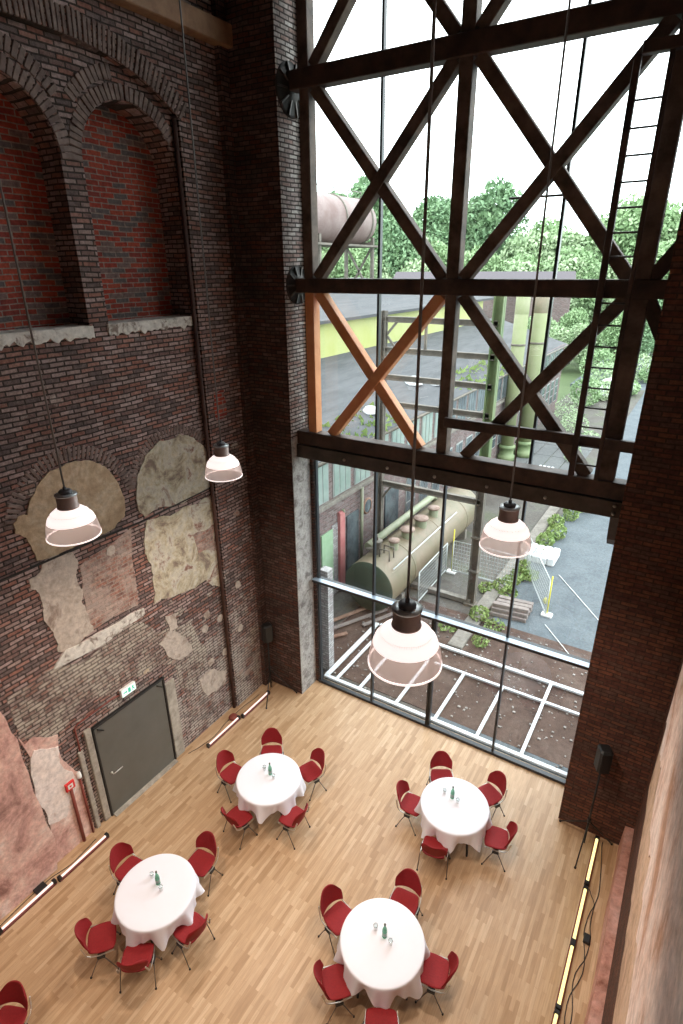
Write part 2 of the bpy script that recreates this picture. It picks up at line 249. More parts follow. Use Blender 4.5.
# ------------------------------------------------------------------ mesh builder
class B:
    def __init__(s): s.v = []; s.f = []; s.mi = []; s.m = 0; s.sm = []
    def add(s, vs, fs, smooth=False, M_=None):
        o = len(s.v)
        s.v += [tuple(M_ @ Vector(v)) if M_ else tuple(v) for v in vs]
        for f in fs: s.f.append(tuple(o + i for i in f)); s.mi.append(s.m); s.sm.append(smooth)
        return s
    def box(s, x0, x1, y0, y1, z0, z1, M_=None):
        return s.add([(x0, y0, z0), (x1, y0, z0), (x1, y1, z0), (x0, y1, z0), (x0, y0, z1), (x1, y0, z1), (x1, y1, z1), (x0, y1, z1)],
                     [(0, 3, 2, 1), (4, 5, 6, 7), (0, 1, 5, 4), (1, 2, 6, 5), (2, 3, 7, 6), (3, 0, 4, 7)], False, M_)
    def bevbox(s, x0, x1, y0, y1, z0, z1, b=.01, M_=None):
        vs = []; 
        for (z, q) in ((z0, b), (z0 + b, 0), (z1 - b, 0), (z1, b)):
            for (x, y) in ((x0 + q + b, y0 + q), (x1 - q - b, y0 + q), (x1 - q, y0 + q + b), (x1 - q, y1 - q - b), (x1 - q - b, y1 - q), (x0 + q + b, y1 - q), (x0 + q, y1 - q - b), (x0 + q, y0 + q + b)): vs.append((x, y, z))
        fs = [tuple(range(7, -1, -1)), tuple(range(24, 32))]
        for k in range(3):
            for i in range(8): j = (i + 1) % 8; fs.append((k * 8 + i, k * 8 + j, k * 8 + 8 + j, k * 8 + 8 + i))
        return s.add(vs, fs, False, M_)
    def beam(s, p, q, w, h, up=(0, 0, 1), bev=0.):
        p = Vector(p); q = Vector(q); d = (q - p); L_ = d.length; d.normalize(); up = Vector(up)
        a = d.cross(up); 
        if a.length < 1e-4: up = Vector((0, 1, 0)); a = d.cross(up)
        a.normalize(); u = a.cross(d)
        Mx = Matrix(((d.x, a.x, u.x, p.x), (d.y, a.y, u.y, p.y), (d.z, a.z, u.z, p.z), (0, 0, 0, 1)))
        if bev: return s.bevbox(0, L_, -w / 2, w / 2, -h / 2, h / 2, bev, Mx)
        return s.box(0, L_, -w / 2, w / 2, -h / 2, h / 2, Mx)
    def tube(s, pts, r, n=10, cap=True):
        pts = [Vector(p) for p in pts]; rs = r if isinstance(r, (list, tuple)) else [r] * len(pts)
        vs = []; prev = None
        for i, p in enumerate(pts):
            d = (pts[min(i + 1, len(pts) - 1)] - pts[max(i - 1, 0)]).normalized()
            if prev is None:
                a = d.cross(Vector((0, 0, 1)));
                if a.length < 1e-3: a = d.cross(Vector((1, 0, 0)))
            else: a = prev - d * prev.dot(d)
            a.normalize(); prev = a; b_ = d.cross(a)
            for k in range(n):
                t = 2 * PI * k / n; vs.append(p + (a * math.cos(t) + b_ * math.sin(t)) * rs[i])
        fs = []
        for i in range(len(pts) - 1):
            for k in range(n): j = (k + 1) % n; fs.append((i * n + k, (i + 1) * n + k, (i + 1) * n + j, i * n + j))
        s.add(vs, fs, True)
        if cap:
            o = len(s.v) - len(vs); e = o + (len(pts) - 1) * n
            s.f.append(tuple(o + k for k in range(n))); s.f.append(tuple(e + k for k in range(n - 1, -1, -1))); s.mi += [s.m] * 2; s.sm += [False] * 2
        return s
    def lathe(s, prof, n=32, c=(0, 0, 0), ax='z', smooth=True):
        vs = []; fs = []
        for (r, z) in prof:
            for k in range(n):
                t = 2 * PI * k / n; x, y = r * math.cos(t), r * math.sin(t)
                v = (x, y, z) if ax == 'z' else ((z, x, y) if ax == 'x' else (y, z, x))
                vs.append((c[0] + v[0], c[1] + v[1], c[2] + v[2]))
        for i in range(len(prof) - 1):
            for k in range(n):
                j = (k + 1) % n; fs.append((i * n + k, i * n + j, (i + 1) * n + j, (i + 1) * n + k))
        return s.add(vs, fs, smooth)
    def prism(s, poly, x0, x1):
        """poly of (y, z) extruded along x"""
        n = len(poly); vs = [(x0, a, b) for a, b in poly] + [(x1, a, b) for a, b in poly]
        fs = [tuple(range(n)), tuple(range(2 * n - 1, n - 1, -1))] + [(i, n + i, n + (i + 1) % n, (i + 1) % n) for i in range(n)]
        return s.add(vs, fs)
    def column(s, x0, x1, y0, y1, za0, za1, zb):
        return s.add([(x0, y0, za0), (x1, y0, za0), (x1, y1, za1), (x0, y1, za1), (x0, y0, zb), (x1, y0, zb), (x1, y1, zb), (x0, y1, zb)],
                     [(0, 3, 2, 1), (4, 5, 6, 7), (0, 1, 5, 4), (1, 2, 6, 5), (2, 3, 7, 6), (3, 0, 4, 7)])
    def build(s, name, mats, parent=None, loc=None):
        if not isinstance(mats, (list, tuple)): mats = [mats]
        me = bpy.data.meshes.new(name); me.from_pydata(s.v, [], s.f)
        for m in mats: me.materials.append(M[m] if isinstance(m, str) else m)
        me.polygons.foreach_set('material_index', s.mi); me.polygons.foreach_set('use_smooth', s.sm)
        me.update(); o = bpy.data.objects.new(name, me); COL.objects.link(o)
        if loc: o.location = loc
        if parent: o.parent = parent
        return o
def tag(o, label=None, cat=None, group=None, kind=None):
    if label: o['label'] = label
    if cat: o['category'] = cat
    if group: o['group'] = group
    if kind: o['kind'] = kind
    return o
def thing(name, label, cat, loc=(0, 0, 0), rz=0, group=None):
    o = bpy.data.objects.new(name, None); COL.objects.link(o); o.location = loc; o.rotation_euler = (0, 0, rz); o.empty_display_size = .1
    return tag(o, label, cat, group)
def struct(o): o['kind'] = 'structure'; return o
def kids(o): return [c for c in bpy.data.objects if c.parent == o]
def copy_tree(o, parent=None):
    ch = kids(o); c = o.copy(); COL.objects.link(c); c.parent = parent
    for k in ch: copy_tree(k, c)
    return c
def recalc(o):
    import bmesh
    b = bmesh.new(); b.from_mesh(o.data); bmesh.ops.recalc_face_normals(b, faces=b.faces); b.to_mesh(o.data); b.free(); return o

def rough_poly(poly, amp, it=3, seed=0):
    rnd = random.Random(seed)
    p = list(poly)
    for k in range(it):
        q = []
        for i in range(len(p)):
            a, b = p[i], p[(i + 1) % len(p)]
            dx, dy = b[0] - a[0], b[1] - a[1]; t = rnd.uniform(-amp, amp)
            q += [a, ((a[0] + b[0]) / 2 - dy * t, (a[1] + b[1]) / 2 + dx * t)]
        p = q
    return p

# ================================================================== THE ROOM
XL, XS = -1.36, -1.24           # recessed field and projecting strip of the left wall
fl = B().box(-2.3, 9, -20, .12, -.3, 0).build('floor', 'floor'); struct(fl)
ce = B().box(-2.3, 9, -20, .6, 17, 17.3).build('ceiling', 'wood_dark'); struct(ce)
wn = B().box(-2.3, 9, -20.4, -20, -.3, 17.3).build('wall_near', 'brick_dark'); struct(wn)

# left wall
w = B()
MATS = ['brick_wall', 'brick_red', 'voussoir', 'plaster_tan', 'plaster_grey', 'plaster_yellow', 'plaster_pink', 'plaster_white', 'brick_lime', 'chip_white', 'brick_pale']
w.box(-2.3, -1.86, -20, .6, -.3, 17)
def niche(yc):
    r_ = .92; n = 18
    w.m = 0
    w.box(-1.86, XL, yc - r_, yc + r_, 0, 9.45)
    for i in range(n):
        t0, t1 = PI - PI * i / n, PI - PI * (i + 1) / n
        w.column(-1.86, XL, yc + r_ * math.cos(t0), yc + r_ * math.cos(t1), 11.75 + r_ * math.sin(t0), 11.75 + r_ * math.sin(t1), 13.4)
    w.m = 1; w.box(-1.87, -1.85, yc - r_, yc + r_, 9.45, 12.7)
NY = (-2.94, -5.14)
for yc in NY: niche(yc)
w.m = 0
w.box(-1.86, XL, -2.02, -1.9, 0, 13.4); w.box(-1.86, XL, -4.22, -3.86, 0, 13.4); w.box(-1.86, XL, -7.0, -6.06, 0, 13.4)
w.box(-1.86, XS, -1.95, .5, 0, 17); w.box(-1.86, XS, -20, -6.95, 0, 17)
def bigarch(y):
    u = abs((y + 4.45) / 2.5); return 12.61 + .64 * (1 - u ** 2.8)
n = 30
for i in range(n):
    y0 = -6.95 + 5.0 * i / n; y1 = -6.95 + 5.0 * (i + 1) / n
    w.column(-1.86, XS, y0, y1, bigarch(y0), bigarch(y1), 17)
# voussoirs, brick by brick
def vou(cy, cz, a, r0, r1, x, wd, t=.03):
    ca, sa = math.cos(a), math.sin(a)
    Mx = Matrix(((1, 0, 0, x), (0, ca, -sa, cy), (0, sa, ca, cz), (0, 0, 0, 1)))
    w.bevbox(-.02, t, r0, r1, -wd / 2, wd / 2, .008, Mx)
w.m = 2
rnd = random.Random(3)
for yc in NY:
    for (r0, r1, cnt) in ((.925, 1.15, 36), (1.17, 1.38, 42)):
        for i in range(cnt):
            a = PI * (i + .5) / cnt
            if yc + r1 * math.cos(a) > -1.97 or (yc < -4 and yc + r1 * math.cos(a) > -4.05 and r1 > 1.2) or (yc > -4 and yc + r1 * math.cos(a) < -4.05 and r1 > 1.2): continue
            if 11.75 + r1 * math.sin(a) > bigarch(yc + r1 * math.cos(a)) - .02: continue
            vou(yc, 11.75, a, r0 + rnd.uniform(0, .01), r1 - rnd.uniform(0, .02), XL, PI * (r0 + r1) / 2 / cnt * .82, rnd.uniform(.012, .03))
for i in range(66):
    y = -6.9 + 5.0 * (i + .5) / 66; z = bigarch(y); dz = (bigarch(y + .05) - bigarch(y - .05)) / .1
    vou(y, z, PI / 2 + math.atan(dz), .0, .33 + rnd.uniform(-.02, .02), XS, .058, rnd.uniform(.012, .03))
for (yc, zc, r0, r1, a0, a1) in ((-5.06, 6.42, 1.0, 1.25, .15, 2.95), (-2.88, 6.35, .98, 1.2, .2, 2.95)):
    cnt = 38
    for i in range(cnt):
        a = a0 + (a1 - a0) * (i + .5) / cnt
        if yc + r1 * math.cos(a) > -1.98: continue
        vou(yc, zc, a, r0 + rnd.uniform(0, .02), r1 + rnd.uniform(-.03, .0), XL, .058, rnd.uniform(.006, .018))
# crumbling whitewashed ledges under the niches
w.m = 9
for yc in NY:
    up_ = [(yc - .96 + k * .12, 9.455 + rnd.uniform(-.015, .012)) for k in range(17)]; dn = [(yc + .96 - k * .04, 9.29 + .09 * noise.noise(Vector((k * .35, yc, 0))) + rnd.uniform(-.018, .018)) for k in range(49)]
    w.prism(up_ + dn, XL - .02, XL + .035)
    w.box(-1.85, XL - .0, yc - .92, yc + .92, 9.44, 9.462)
# plaster left standing on the brickwork
PATCH = {
 'p1arch': [(-5.92, 6.0), (-5.97, 6.33), (-5.99, 6.44), (-6.13, 6.56), (-6.13, 6.72), (-6.04, 6.81), (-5.89, 6.79), (-5.81, 6.99), (-5.65, 7.19), (-5.38, 7.36), (-5.07, 7.4), (-4.66, 7.33), (-4.4, 7.14), (-4.23, 6.84), (-4.13, 6.48), (-4.2, 6.12), (-4.43, 5.99), (-5.21, 5.97)],
 'p1low': [(-6.11, 5.74), (-5.94, 5.77), (-5.84, 5.93), (-5.56, 5.95), (-5.3, 5.87), (-5.24, 5.65), (-5.33, 5.4), (-5.27, 5.14), (-5.29, 4.68), (-5.23, 4.24), (-5.6, 4.14), (-5.94, 4.23), (-5.97, 4.76), (-5.97, 5.21), (-6.01, 5.45), (-6.12, 5.58)],
 'p1sill': [(-5.98, 4.06), (-5.81, 4.19), (-4.12, 4.12), (-4.12, 3.98), (-4.56, 3.97), (-5.18, 3.87), (-5.79, 3.93), (-6.08, 3.96)],
 'p1red': [(-5.22, 5.57), (-4.08, 5.85), (-4.22, 4.24), (-5.26, 4.26), (-5.29, 4.68), (-5.27, 5.14)],
 'p2arch': [(-3.86, 6.08), (-3.77, 6.81), (-3.54, 7.11), (-3.15, 7.3), (-2.67, 7.31), (-2.29, 7.13), (-2.01, 6.78), (-1.97, 6.34), (-2.01, 6.01), (-2.79, 5.89), (-3.75, 5.95)],
 'band': [(-6.9, 3.9), (-6.2, 4.0), (-5.6, 3.75), (-4.3, 3.9), (-3.9, 3.4), (-3.0, 3.2), (-2.6, 2.0), (-3.3, 1.2), (-3.55, 2.3), (-4.3, 2.75), (-5.9, 2.9), (-6.9, 3.0)],
 'p2low': [(-3.72, 5.86), (-2.8, 5.81), (-1.97, 5.81), (-1.96, 5.12), (-1.96, 4.16), (-1.98, 3.53), (-2.41, 3.93), (-3.09, 3.93), (-3.85, 4.06), (-3.81, 4.57), (-3.85, 5.1), (-3.82, 5.58)],
 'p2red': [(-2.64, 5.1), (-2.01, 5.12), (-1.98, 4.52), (-2.55, 4.61)],
 's1': [(-3.63, 3.64), (-3.35, 3.57), (-3.36, 3.22), (-3.61, 3.19)],
 's2': [(-3.91, 3.11), (-3.64, 3.26), (-3.17, 2.79), (-3.07, 2.4), (-3.34, 2.38), (-3.76, 2.84)],
 's3': [(-2.98, 1.54), (-2.46, 1.5), (-2.08, 1.18), (-2.18, 0.87), (-2.78, 0.93), (-2.92, 1.19)],
 'pale': [(-6.74, 2.69), (-6.34, 2.44), (-6.36, 1.97), (-6.15, 1.4), (-6.51, 0.85), (-6.84, 0.97), (-6.9, 1.48)],
 'lime': [(-6.71, 3.45), (-6.29, 3.65), (-5.64, 3.5), (-4.9, 3.4), (-4.29, 3.52), (-3.89, 3.19), (-3.8, 2.59), (-4.44, 2.67), (-5.24, 2.89), (-5.85, 2.85), (-6.37, 2.7), (-6.73, 2.84)],
 'big': [(-6.93, .01), (-6.93, 3.18), (-6.84, 2.9), (-6.68, 2.94), (-6.29, 2.66), (-6.34, 2.24), (-6.08, 1.56), (-6.07, 1.2), (-6.11, 0.78), (-6.09, 0.4), (-6.06, 0.01)],
 'big2': [(-9.5, .01), (-9.5, 3.1), (-8.2, 2.7), (-7.6, 3.0), (-7.1, 3.9), (-6.97, 3.2), (-6.97, .01)],
}
def patch(k, mi, x=XL, t=.02, amp=.13, it=3):
    w.m = mi; w.prism(rough_poly(PATCH[k], amp, it, hash_(k)), x - .01, x + t)
def hash_(k): return sum(ord(c) * (i + 3) for i, c in enumerate(k))
patch('p1arch', 3, t=.022, amp=.1); patch('p1low', 4, t=.018); patch('p1sill', 9, t=.035, amp=.05); patch('p1red', 10, t=.008, amp=.06)
patch('p2arch', 5, t=.02, amp=.1); patch('p2low', 5, t=.016); patch('p2red', 10, t=.022)
patch('band', 8, t=.005, amp=.12); patch('s1', 4); patch('s2', 4, t=.024); patch('s3', 4); patch('lime', 8, t=.010, amp=.12, it=3)
patch('big', 6, t=.02, amp=.08); patch('pale', 7, t=.035, amp=.1); patch('big2', 6, x=XS, t=.02, amp=.06)
for i, (yy, zz) in enumerate([(-2.61, 2.73), (-2.12, 2.74), (-2.55, 1.76), (-2.07, 1.75), (-2.5, 3.05), (-4.6, 5.6), (-1.6, 2.2), (-5.9, 5.2), (-1.55, 3.4)]):
    w.m = 4
    rr = random.Random(i); w.prism([(yy + .1 * rr.uniform(.75, 1.15) * math.cos(a * PI / 9), zz + .1 * rr.uniform(.75, 1.15) * math.sin(a * PI / 9)) for a in range(18)], (XS if yy > -1.95 else XL) - .01, (XS if yy > -1.95 else XL) + .02)
for i in range(60):       # loose crusts and repairs
    rr = random.Random(100 + i); yy = rr.uniform(-9, -.9); zz = rr.uniform(.1, 3.9) if i % 4 else rr.uniform(4, 9)
    if -6.1 < yy < -3.6 and zz < 2.6: continue
    if abs(yy + 1.95) < .2 or abs(yy + 6.95) < .2: continue
    w.m = rr.choice([8, 8, 8, 3, 10]); s_ = rr.uniform(.04, .13)
    xx = XL if -6.95 < yy < -1.95 else XS
    w.prism(rough_poly([(yy + s_ * 1.5 * rr.uniform(.5, 1.2) * math.cos(a * PI / 4), zz + s_ * rr.uniform(.5, 1.2) * math.sin(a * PI / 4)) for a in range(8)], .15, 2, i), xx - .01, xx + .012)
# reddish cleaned spot high on the strip beside the rear lamp
w.m = 1; w.prism(rough_poly([(-1.75, 7.95), (-1.45, 7.98), (-1.42, 7.45), (-1.72, 7.4)], .1, 2, 5), XS - .01, XS + .01)
wl = struct(recalc(w.build('wall_left', MATS)))
o = B().tube([(-1.30, -2.0, 0), (-1.30, -2.0, 12.6)], .042, 10).build('upright_tube', 'step_shade'); tag(o, 'long dark tube added for the shaded edge up the step of the left brick wall', 'pipe')  # dark tube added to draw the shaded face of the wall step
struct(recalc(B().prism([(-6.9, 5.93), (-5.2, 5.945), (-3.9, 5.90), (-1.98, 5.99), (-1.98, 5.965), (-3.9, 5.875), (-5.2, 5.915), (-6.9, 5.9)], XL - .01, XL + .035).build('trim_2', 'iron')))

# window wall: brick piers left and right, brick over the opening
w = B()
w.box(-1.9, -.12, -.70, .1, 0, 17); w.box(-.12, -.03, -.05, .1, 0, 17)
# the pier's inner side, made paler for the window light falling on it
w.m = 1; w.box(-.13, -.11, -.695, -.04, 6.9, 17); w.m = 4; w.box(-.13, -.105, -.697, -.04, 0, 6.9)
w.m = 2; w.box(6.45, 9, -.945, .5, 0, 17); w.box(6.40, 6.45, -.05, .5, 0, 17)
w.m = 0; w.box(-.12, 6.45, -.1, .5, 16.6, 17)
w.m = 3
for q in range(0):
    rr = random.Random(q + 9); yy = 6.55 + rr.uniform(0, .8); zz = 3.3 - (yy - 6.5) * .25 + rr.uniform(-.25, .25)
    pl = rough_poly([(yy + .22 * math.cos(a * PI / 4), zz + .09 * math.sin(a * PI / 4)) for a in range(8)], .2, 2, q)
    w.add([(a, -.95, b) for a, b in pl] + [(a, -.93, b) for a, b in pl], [tuple(range(len(pl)))])
wf = struct(recalc(w.build('wall_far', ['brick_dark', 'brick_reveal_lit', 'brick_right', 'brick_pale', 'render_grey'])))

# right wall: plinth, bare brick band, plaster
w = B()
w.box(7.75, 9, -20, -.9, 0, 17)
w.m = 1
y = -20
while y < -.95:
    d = .25; a = .55 + .05 * noise.noise(Vector((y, 0, 0))); b2 = .55 + .05 * noise.noise(Vector((y + d, 0, 0))); q = 7.58 + .02 * noise.noise(Vector((y, 3, 0))); q2 = 7.58 + .02 * noise.noise(Vector((y + d, 3, 0)))
    w.add([(q, y, 0), (q2, y + d, 0), (q2 + .02, y + d, b2), (q + .02, y, a), (7.8, y, a + .03), (7.8, y + d, b2 + .03)], [(0, 1, 2, 3), (3, 2, 5, 4)]); y += d
def edge(y, base, amp, sd): return base + amp * noise.noise(Vector((y * .9, sd, 0))) + amp * .4 * noise.noise(Vector((y * 4, sd, 0)))
y = -20
while y < -2.2:
    d = .1; z0, z1 = edge(y, 2.85, .35, 1), edge(y + d, 2.85, .35, 1); y1 = min(y + d, -2.2)
    k0, k1 = edge(y, 4.2, .7, 5), edge(y1, 4.2, .7, 5)
    w.m = 3; w.column(7.70, 7.8, y, y1, z0, z1, max(k0, k1) + .3)
    w.m = 2; w.column(7.685, 7.8, y, y1, k0, k1, 17)
    y += d
wr = struct(recalc(w.build('wall_right', ['brick_right', 'plinth', 'plaster_right', 'plaster_peach'])))
# roof timber lying along the head of the left wall
o = B().bevbox(-1.24, -1.0, -3.3, -.7, 13.82, 14.15, .015).build('wall_plate_beam', 'wood_plate')
tag(o, 'brown squared timber lying along the top of the left brick wall', 'beam')
# long dark post standing in the corner shadow
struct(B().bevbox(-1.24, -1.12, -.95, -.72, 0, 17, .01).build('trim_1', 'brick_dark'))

# ------------------------------------------------------------------ window
W = 1.5904
win = bpy.data.objects.new('window_1', None); COL.objects.link(win); win['kind'] = 'structure'
ZT = 16.6
for i in range(5):
    x = i * W + (.03 if i == 0 else (.09 if i == 4 else 0))
    B().box(x - .023, x + .023, -.04, .05, .06, ZT).build('mullion', 'frame', win)
B().box(2 * W - .075, 2 * W - .03, -.07, .09, .06, 3.13).build('mullion', 'black', win)
B().box(-.02, 4 * W + .08, -.07, .04, .0, .07).build('bottom_rail', 'frame', win)
t = B(); t.box(-.06, 4 * W + .06, -.17, .09, 3.14, 3.20); t.m = 1; t.box(-.06, 4 * W + .06, -.175, -.03, 3.20, 3.215); t.build('transom', ['frame', 'sill_sky'], win)
for z in (9.95, 13.3): B().box(0, 4 * W, -.05, .09, z, z + .06).build('transom', 'frame', win)
B().box(0, 4 * W, -.05, .09, 6.62, 6.70).build('transom', 'frame', win)
for i in range(4):
    for (z0, z1) in ((.085, 3.14), (3.2, 6.62), (6.7, 9.95), (10.01, 13.3), (13.36, ZT)):
        B().add([(i * W + .03, .02, z0), (i * W + W - .02 + (.09 if i == 3 else 0), .02, z0), (i * W + W - .02 + (.09 if i == 3 else 0), .02, z1), (i * W + .03, .02, z1)], [(0, 1, 2, 3)]).build('pane', 'glass', win)

# ------------------------------------------------------------------ timber truss in front of the glass
tr = thing('timber_framework', 'dark timber framework of posts, rails and crossed braces before the tall window', 'timber frame', (0, -.3, 6.5))
def tpart(name, b, m): 
    o = b.build(name, m, tr); o.matrix_parent_inverse = Matrix.Translation((0, .3, -6.5)); return o
PX = (.26, 3.2, 6.09)
Y0, Y1 = -.42, -.2
for k, x in enumerate(PX):
    if k == 0:
        o = tpart('post', B().bevbox(x - .1, x + .1, Y0, Y1, 10.1, 16.6, .01), 'wood_old')
        o = tpart('post', B().bevbox(x - .1, x + .1, Y0, Y1, 7.04, 9.84, .008), 'wood_new'); o['label'] = 'new orange timber post, lower left'
    else:
        tpart('post', B().bevbox(x - .11, x + .11, Y0, Y1, 10.1, 16.6, .01), 'wood_old'); tpart('post', B().bevbox(x - .1 - .03 * (k == 2), x + .1 + .03 * (k == 2), Y0, Y1, 7.04, 9.84, .01), 'wood_old')
tpart('rail', B().bevbox(-.12, 6.5, Y0 - .03, Y1, 9.84, 10.1, .012), 'wood_dark')
tpart('rail', B().bevbox(-.12, 6.5, Y0 - .03, Y1, 13.13, 13.42, .012), 'wood_dark')
tpart('rail', B().bevbox(-.12, 6.5, Y0 - .06, Y1, 6.76, 7.05, .012), 'wood_dark')
tpart('rail', B().bevbox(3.26, 6.5, Y0 - .1, Y0 - .005, 7.58, 7.76, .008), 'wood_dark')
def brace(x0, z0, x1, z1, m, dy=0.):
    p = Vector((x0, (Y0 + Y1) / 2 + dy, z0)); q = Vector((x1, (Y0 + Y1) / 2 + dy, z1))
    o = tpart('brace', B().beam(p, q, .2, .2, (0, 1, 0), .01), m); return o
for (za, zb) in ((7.05, 9.84), (10.1, 13.13), (13.42, 16.5)):
    for k in (0, 1):
        xa, xb = PX[k] + .18, PX[k + 1] - .18
        m = 'wood_new' if (k == 0 and za < 8) else 'wood_old'
        lo = (.27, .12 if k else .3) if za < 8 else (0, 0)
        for q in (brace(xa + lo[0], za, xb, zb, m, -.015), brace(xa, zb, xb - lo[1], za, m, .015)):
            if m == 'wood_new': q['label'] = 'new orange timber brace'
brace(6.2, 10.1, 6.5, 10.55, 'wood_dark'); brace(6.2, 9.84, 6.5, 9.3, 'wood_dark'); brace(6.2, 13.34, 6.5, 13.8, 'wood_dark')
g = B(); g.bevbox(-.12, 6.5, -.52, -.12, 6.46, 6.75, .01)
gd = thing('steel_girder', 'dark steel girder with pale bolt heads under the timber framework', 'girder', (0, -.3, 6.46))
o = g.build('web', 'steel_dark', gd); o.matrix_parent_inverse = Matrix.Translation((0, .3, -6.46))
for (x, z) in ((1.12, 6.6), (2.13, 6.6), (3.15, 6.6), (4.18, 6.6), (5.22, 6.6), (6.32, 6.68), (6.32, 6.54)):
    o = B().lathe([(0, -.035), (.022, -.035), (.032, -.02), (.032, 0)], 8, (x, -.52, z), 'y').build('bolt', 'bolt', gd); o.matrix_parent_inverse = Matrix.Translation((0, .3, -6.46))
# knee plate by the right pier
o = B().prism([(-.5, 6.46), (-.2, 6.46), (-.2, 5.85), (-.35, 6.0)], 6.28, 6.45).build('corner_bracket', 'steel_dark', gd); o.matrix_parent_inverse = Matrix.Translation((0, .3, -6.46))
# iron bearing shoes on the left pier
for z, s_, lb in ((13.17, .42, 'black ribbed iron bearing on the left pier beside the upper rail'), (9.97, .36, 'black ribbed iron bearing on the left pier beside the middle rail')):
    t = thing('iron_bearing', lb, 'bearing', (-.12, -.3, z), 0, 'iron bearings on the left pier')
    B().lathe([(0, .1), (.16, .1), (.2, .07), (s_ * .85, .04), (s_, .03), (s_, 0), (0, 0)], 22, (0, 0, 0), 'x').build('plate', 'iron', t)
    b = B()
    for k in range(10):
        a = 2 * PI * k / 10; b.beam((.06, .1 * math.cos(a), .1 * math.sin(a)), (.04, s_ * .98 * math.cos(a), s_ * .98 * math.sin(a)), .03, .07, (1, 0, 0))
    b.build('rib', 'steel_dark', t)

# ladder
la = thing('ladder', 'dark narrow ladder fixed to the right-hand timber post', 'ladder', (5.6, -.55, 7.1))
LI = Matrix.Translation((-5.6, .55, -7.1))
for x in (5.58, 5.97):
    o = B().beam((x, -.56, 7.08), (x - .0, -.56, 12.75), .09 if x < 5.7 else .06, .08, (0, 1, 0), .006).build('rail', 'wood_dark', la); o.matrix_parent_inverse = LI
for k in range(17):
    z = 7.30 + k * .31
    o = B().tube([(5.58, -.56, z), (5.97, -.56, z)], .014, 8).build('rung', 'steel_dark', la); o.matrix_parent_inverse = LI
o = B().bevbox(5.62, 6.5, -.62, -.48, 12.74, 12.88, .01).build('top_bar', 'wood_dark', la); o.matrix_parent_inverse = LI
o = B().tube([(3.95, -.1, 11.27), (4.77, -.1, 11.27)], .018, 8).build('crossbar', 'steel_dark'); tag(o, 'short thin crossbar fixed across the window mullion in the upper right bay', 'bar')

# ------------------------------------------------------------------ the door and the things along the left wall
dr = bpy.data.objects.new('door_1', None); COL.objects.link(dr); dr['kind'] = 'structure'
B().bevbox(XL - .0, XL + .05, -5.66, -3.99, .02, 2.27, .006).build('leaf', 'door', dr)
fr = B(); fr.bevbox(XL, XL + .07, -5.70, -5.66, 0, 2.31, .005); fr.bevbox(XL, XL + .07, -3.99, -3.95, 0, 2.31, .005); fr.bevbox(XL, XL + .07, -5.70, -3.95, 2.27, 2.31, .005); fr.build('frame', 'black', dr)
fr = B(); fr.bevbox(XL, XL + .06, -5.85, -5.71, 0, 2.36, .012); fr.bevbox(XL, XL + .06, -3.94, -3.68, 0, 2.1, .012); fr.bevbox(XL, XL + .06, -6.04, -5.95, 0, 2.0, .012); fr.build('jamb', 'concrete', dr)
B().bevbox(XL, XL + .16, -5.66, -3.99, .0, .025, .005).build('threshold', 'concrete', dr)
h = B(); h.tube([(XL + .05, -5.50, 1.02), (XL + .11, -5.50, 1.02), (XL + .115, -5.46, 1.02), (XL + .11, -5.28, 1.02)], .012, 8); h.lathe([(0, .012), (.028, .012), (.028, 0)], 12, (XL + .05, -5.50, 1.02), 'x'); h.build('door_handle', 'chrome', dr)
h = B()
for yy in (-5.6, -4.15): h.beam((XL + .07, yy, 2.23), (XL + .07, yy + .12, 2.12), .03, .02)
h.build('door_closer', 'black', dr)
t = thing('exit_sign', 'small glowing white and green exit sign above the grey door', 'sign', (XL, -4.8, 2.6))
B().bevbox(0, .07, -.17, .17, -.09, .09, .006).build('box', 'white', t)
e = B(); e.box(.0705, .073, -.16, .16, -.08, .08); o = e.build('panel', 'exit_glow', t)
e = B(); e.box(.074, .0745, -.02, .04, -.05, .055); e.prism([(-.13, -.01), (-.07, -.01), (-.07, -.035), (-.04, .002), (-.07, .04), (-.07, .015), (-.13, .015)], .074, .0745); e.prism([(.06, -.05), (.075, -.05), (.09, -.01), (.12, -.05), (.135, -.045), (.105, .01), (.12, .03), (.1, .06), (.07, .03), (.085, 0)], .074, .0745); e.build('pictogram', 'exit_green', t)
o = B().tube([(XL + .02, -4.99, 2.58), (XL + .02, -5.1, 2.62), (XL + .02, -5.92, 2.60), (XL + .02, -5.98, 2.55), (XL + .02, -5.98, .02)], .014, 8).build('cable_conduit', 'redpipe'); tag(o, 'thin dark conduit running from the exit sign down beside the door', 'conduit')
t = thing('standpipe', 'red-brown wall pipe with a red sign box on its top, left of the door', 'pipe', (XL, -6.33, 0))
B().tube([(.05, 0, .0), (.05, 0, 1.38)], .032, 10).build('pipe', 'redpipe', t)
e = B(); e.bevbox(.02, .07, -.09, .09, 1.38, 1.56, .006); e.build('sign_box', 'signred', t)
e = B(); e.box(.0705, .072, -.05, .05, 1.42, 1.52); e.m = 1; e.box(.0725, .073, -.02, .02, 1.45, 1.49); e.build('sign_symbol', ['white', 'signred'], t)
t = thing('vent_pipe', 'thin wall pipe with a pale cap between red sign and door jamb', 'pipe', (XL, -6.12, 0))
B().tube([(.04, 0, 0), (.04, 0, 1.5)], .022, 10).build('pipe', 'redpipe', t); B().lathe([(0, 1.6), (.035, 1.6), (.045, 1.5), (.045, 1.48), (0, 1.48)], 12, (.04, 0, 0)).build('cap', 'white', t)

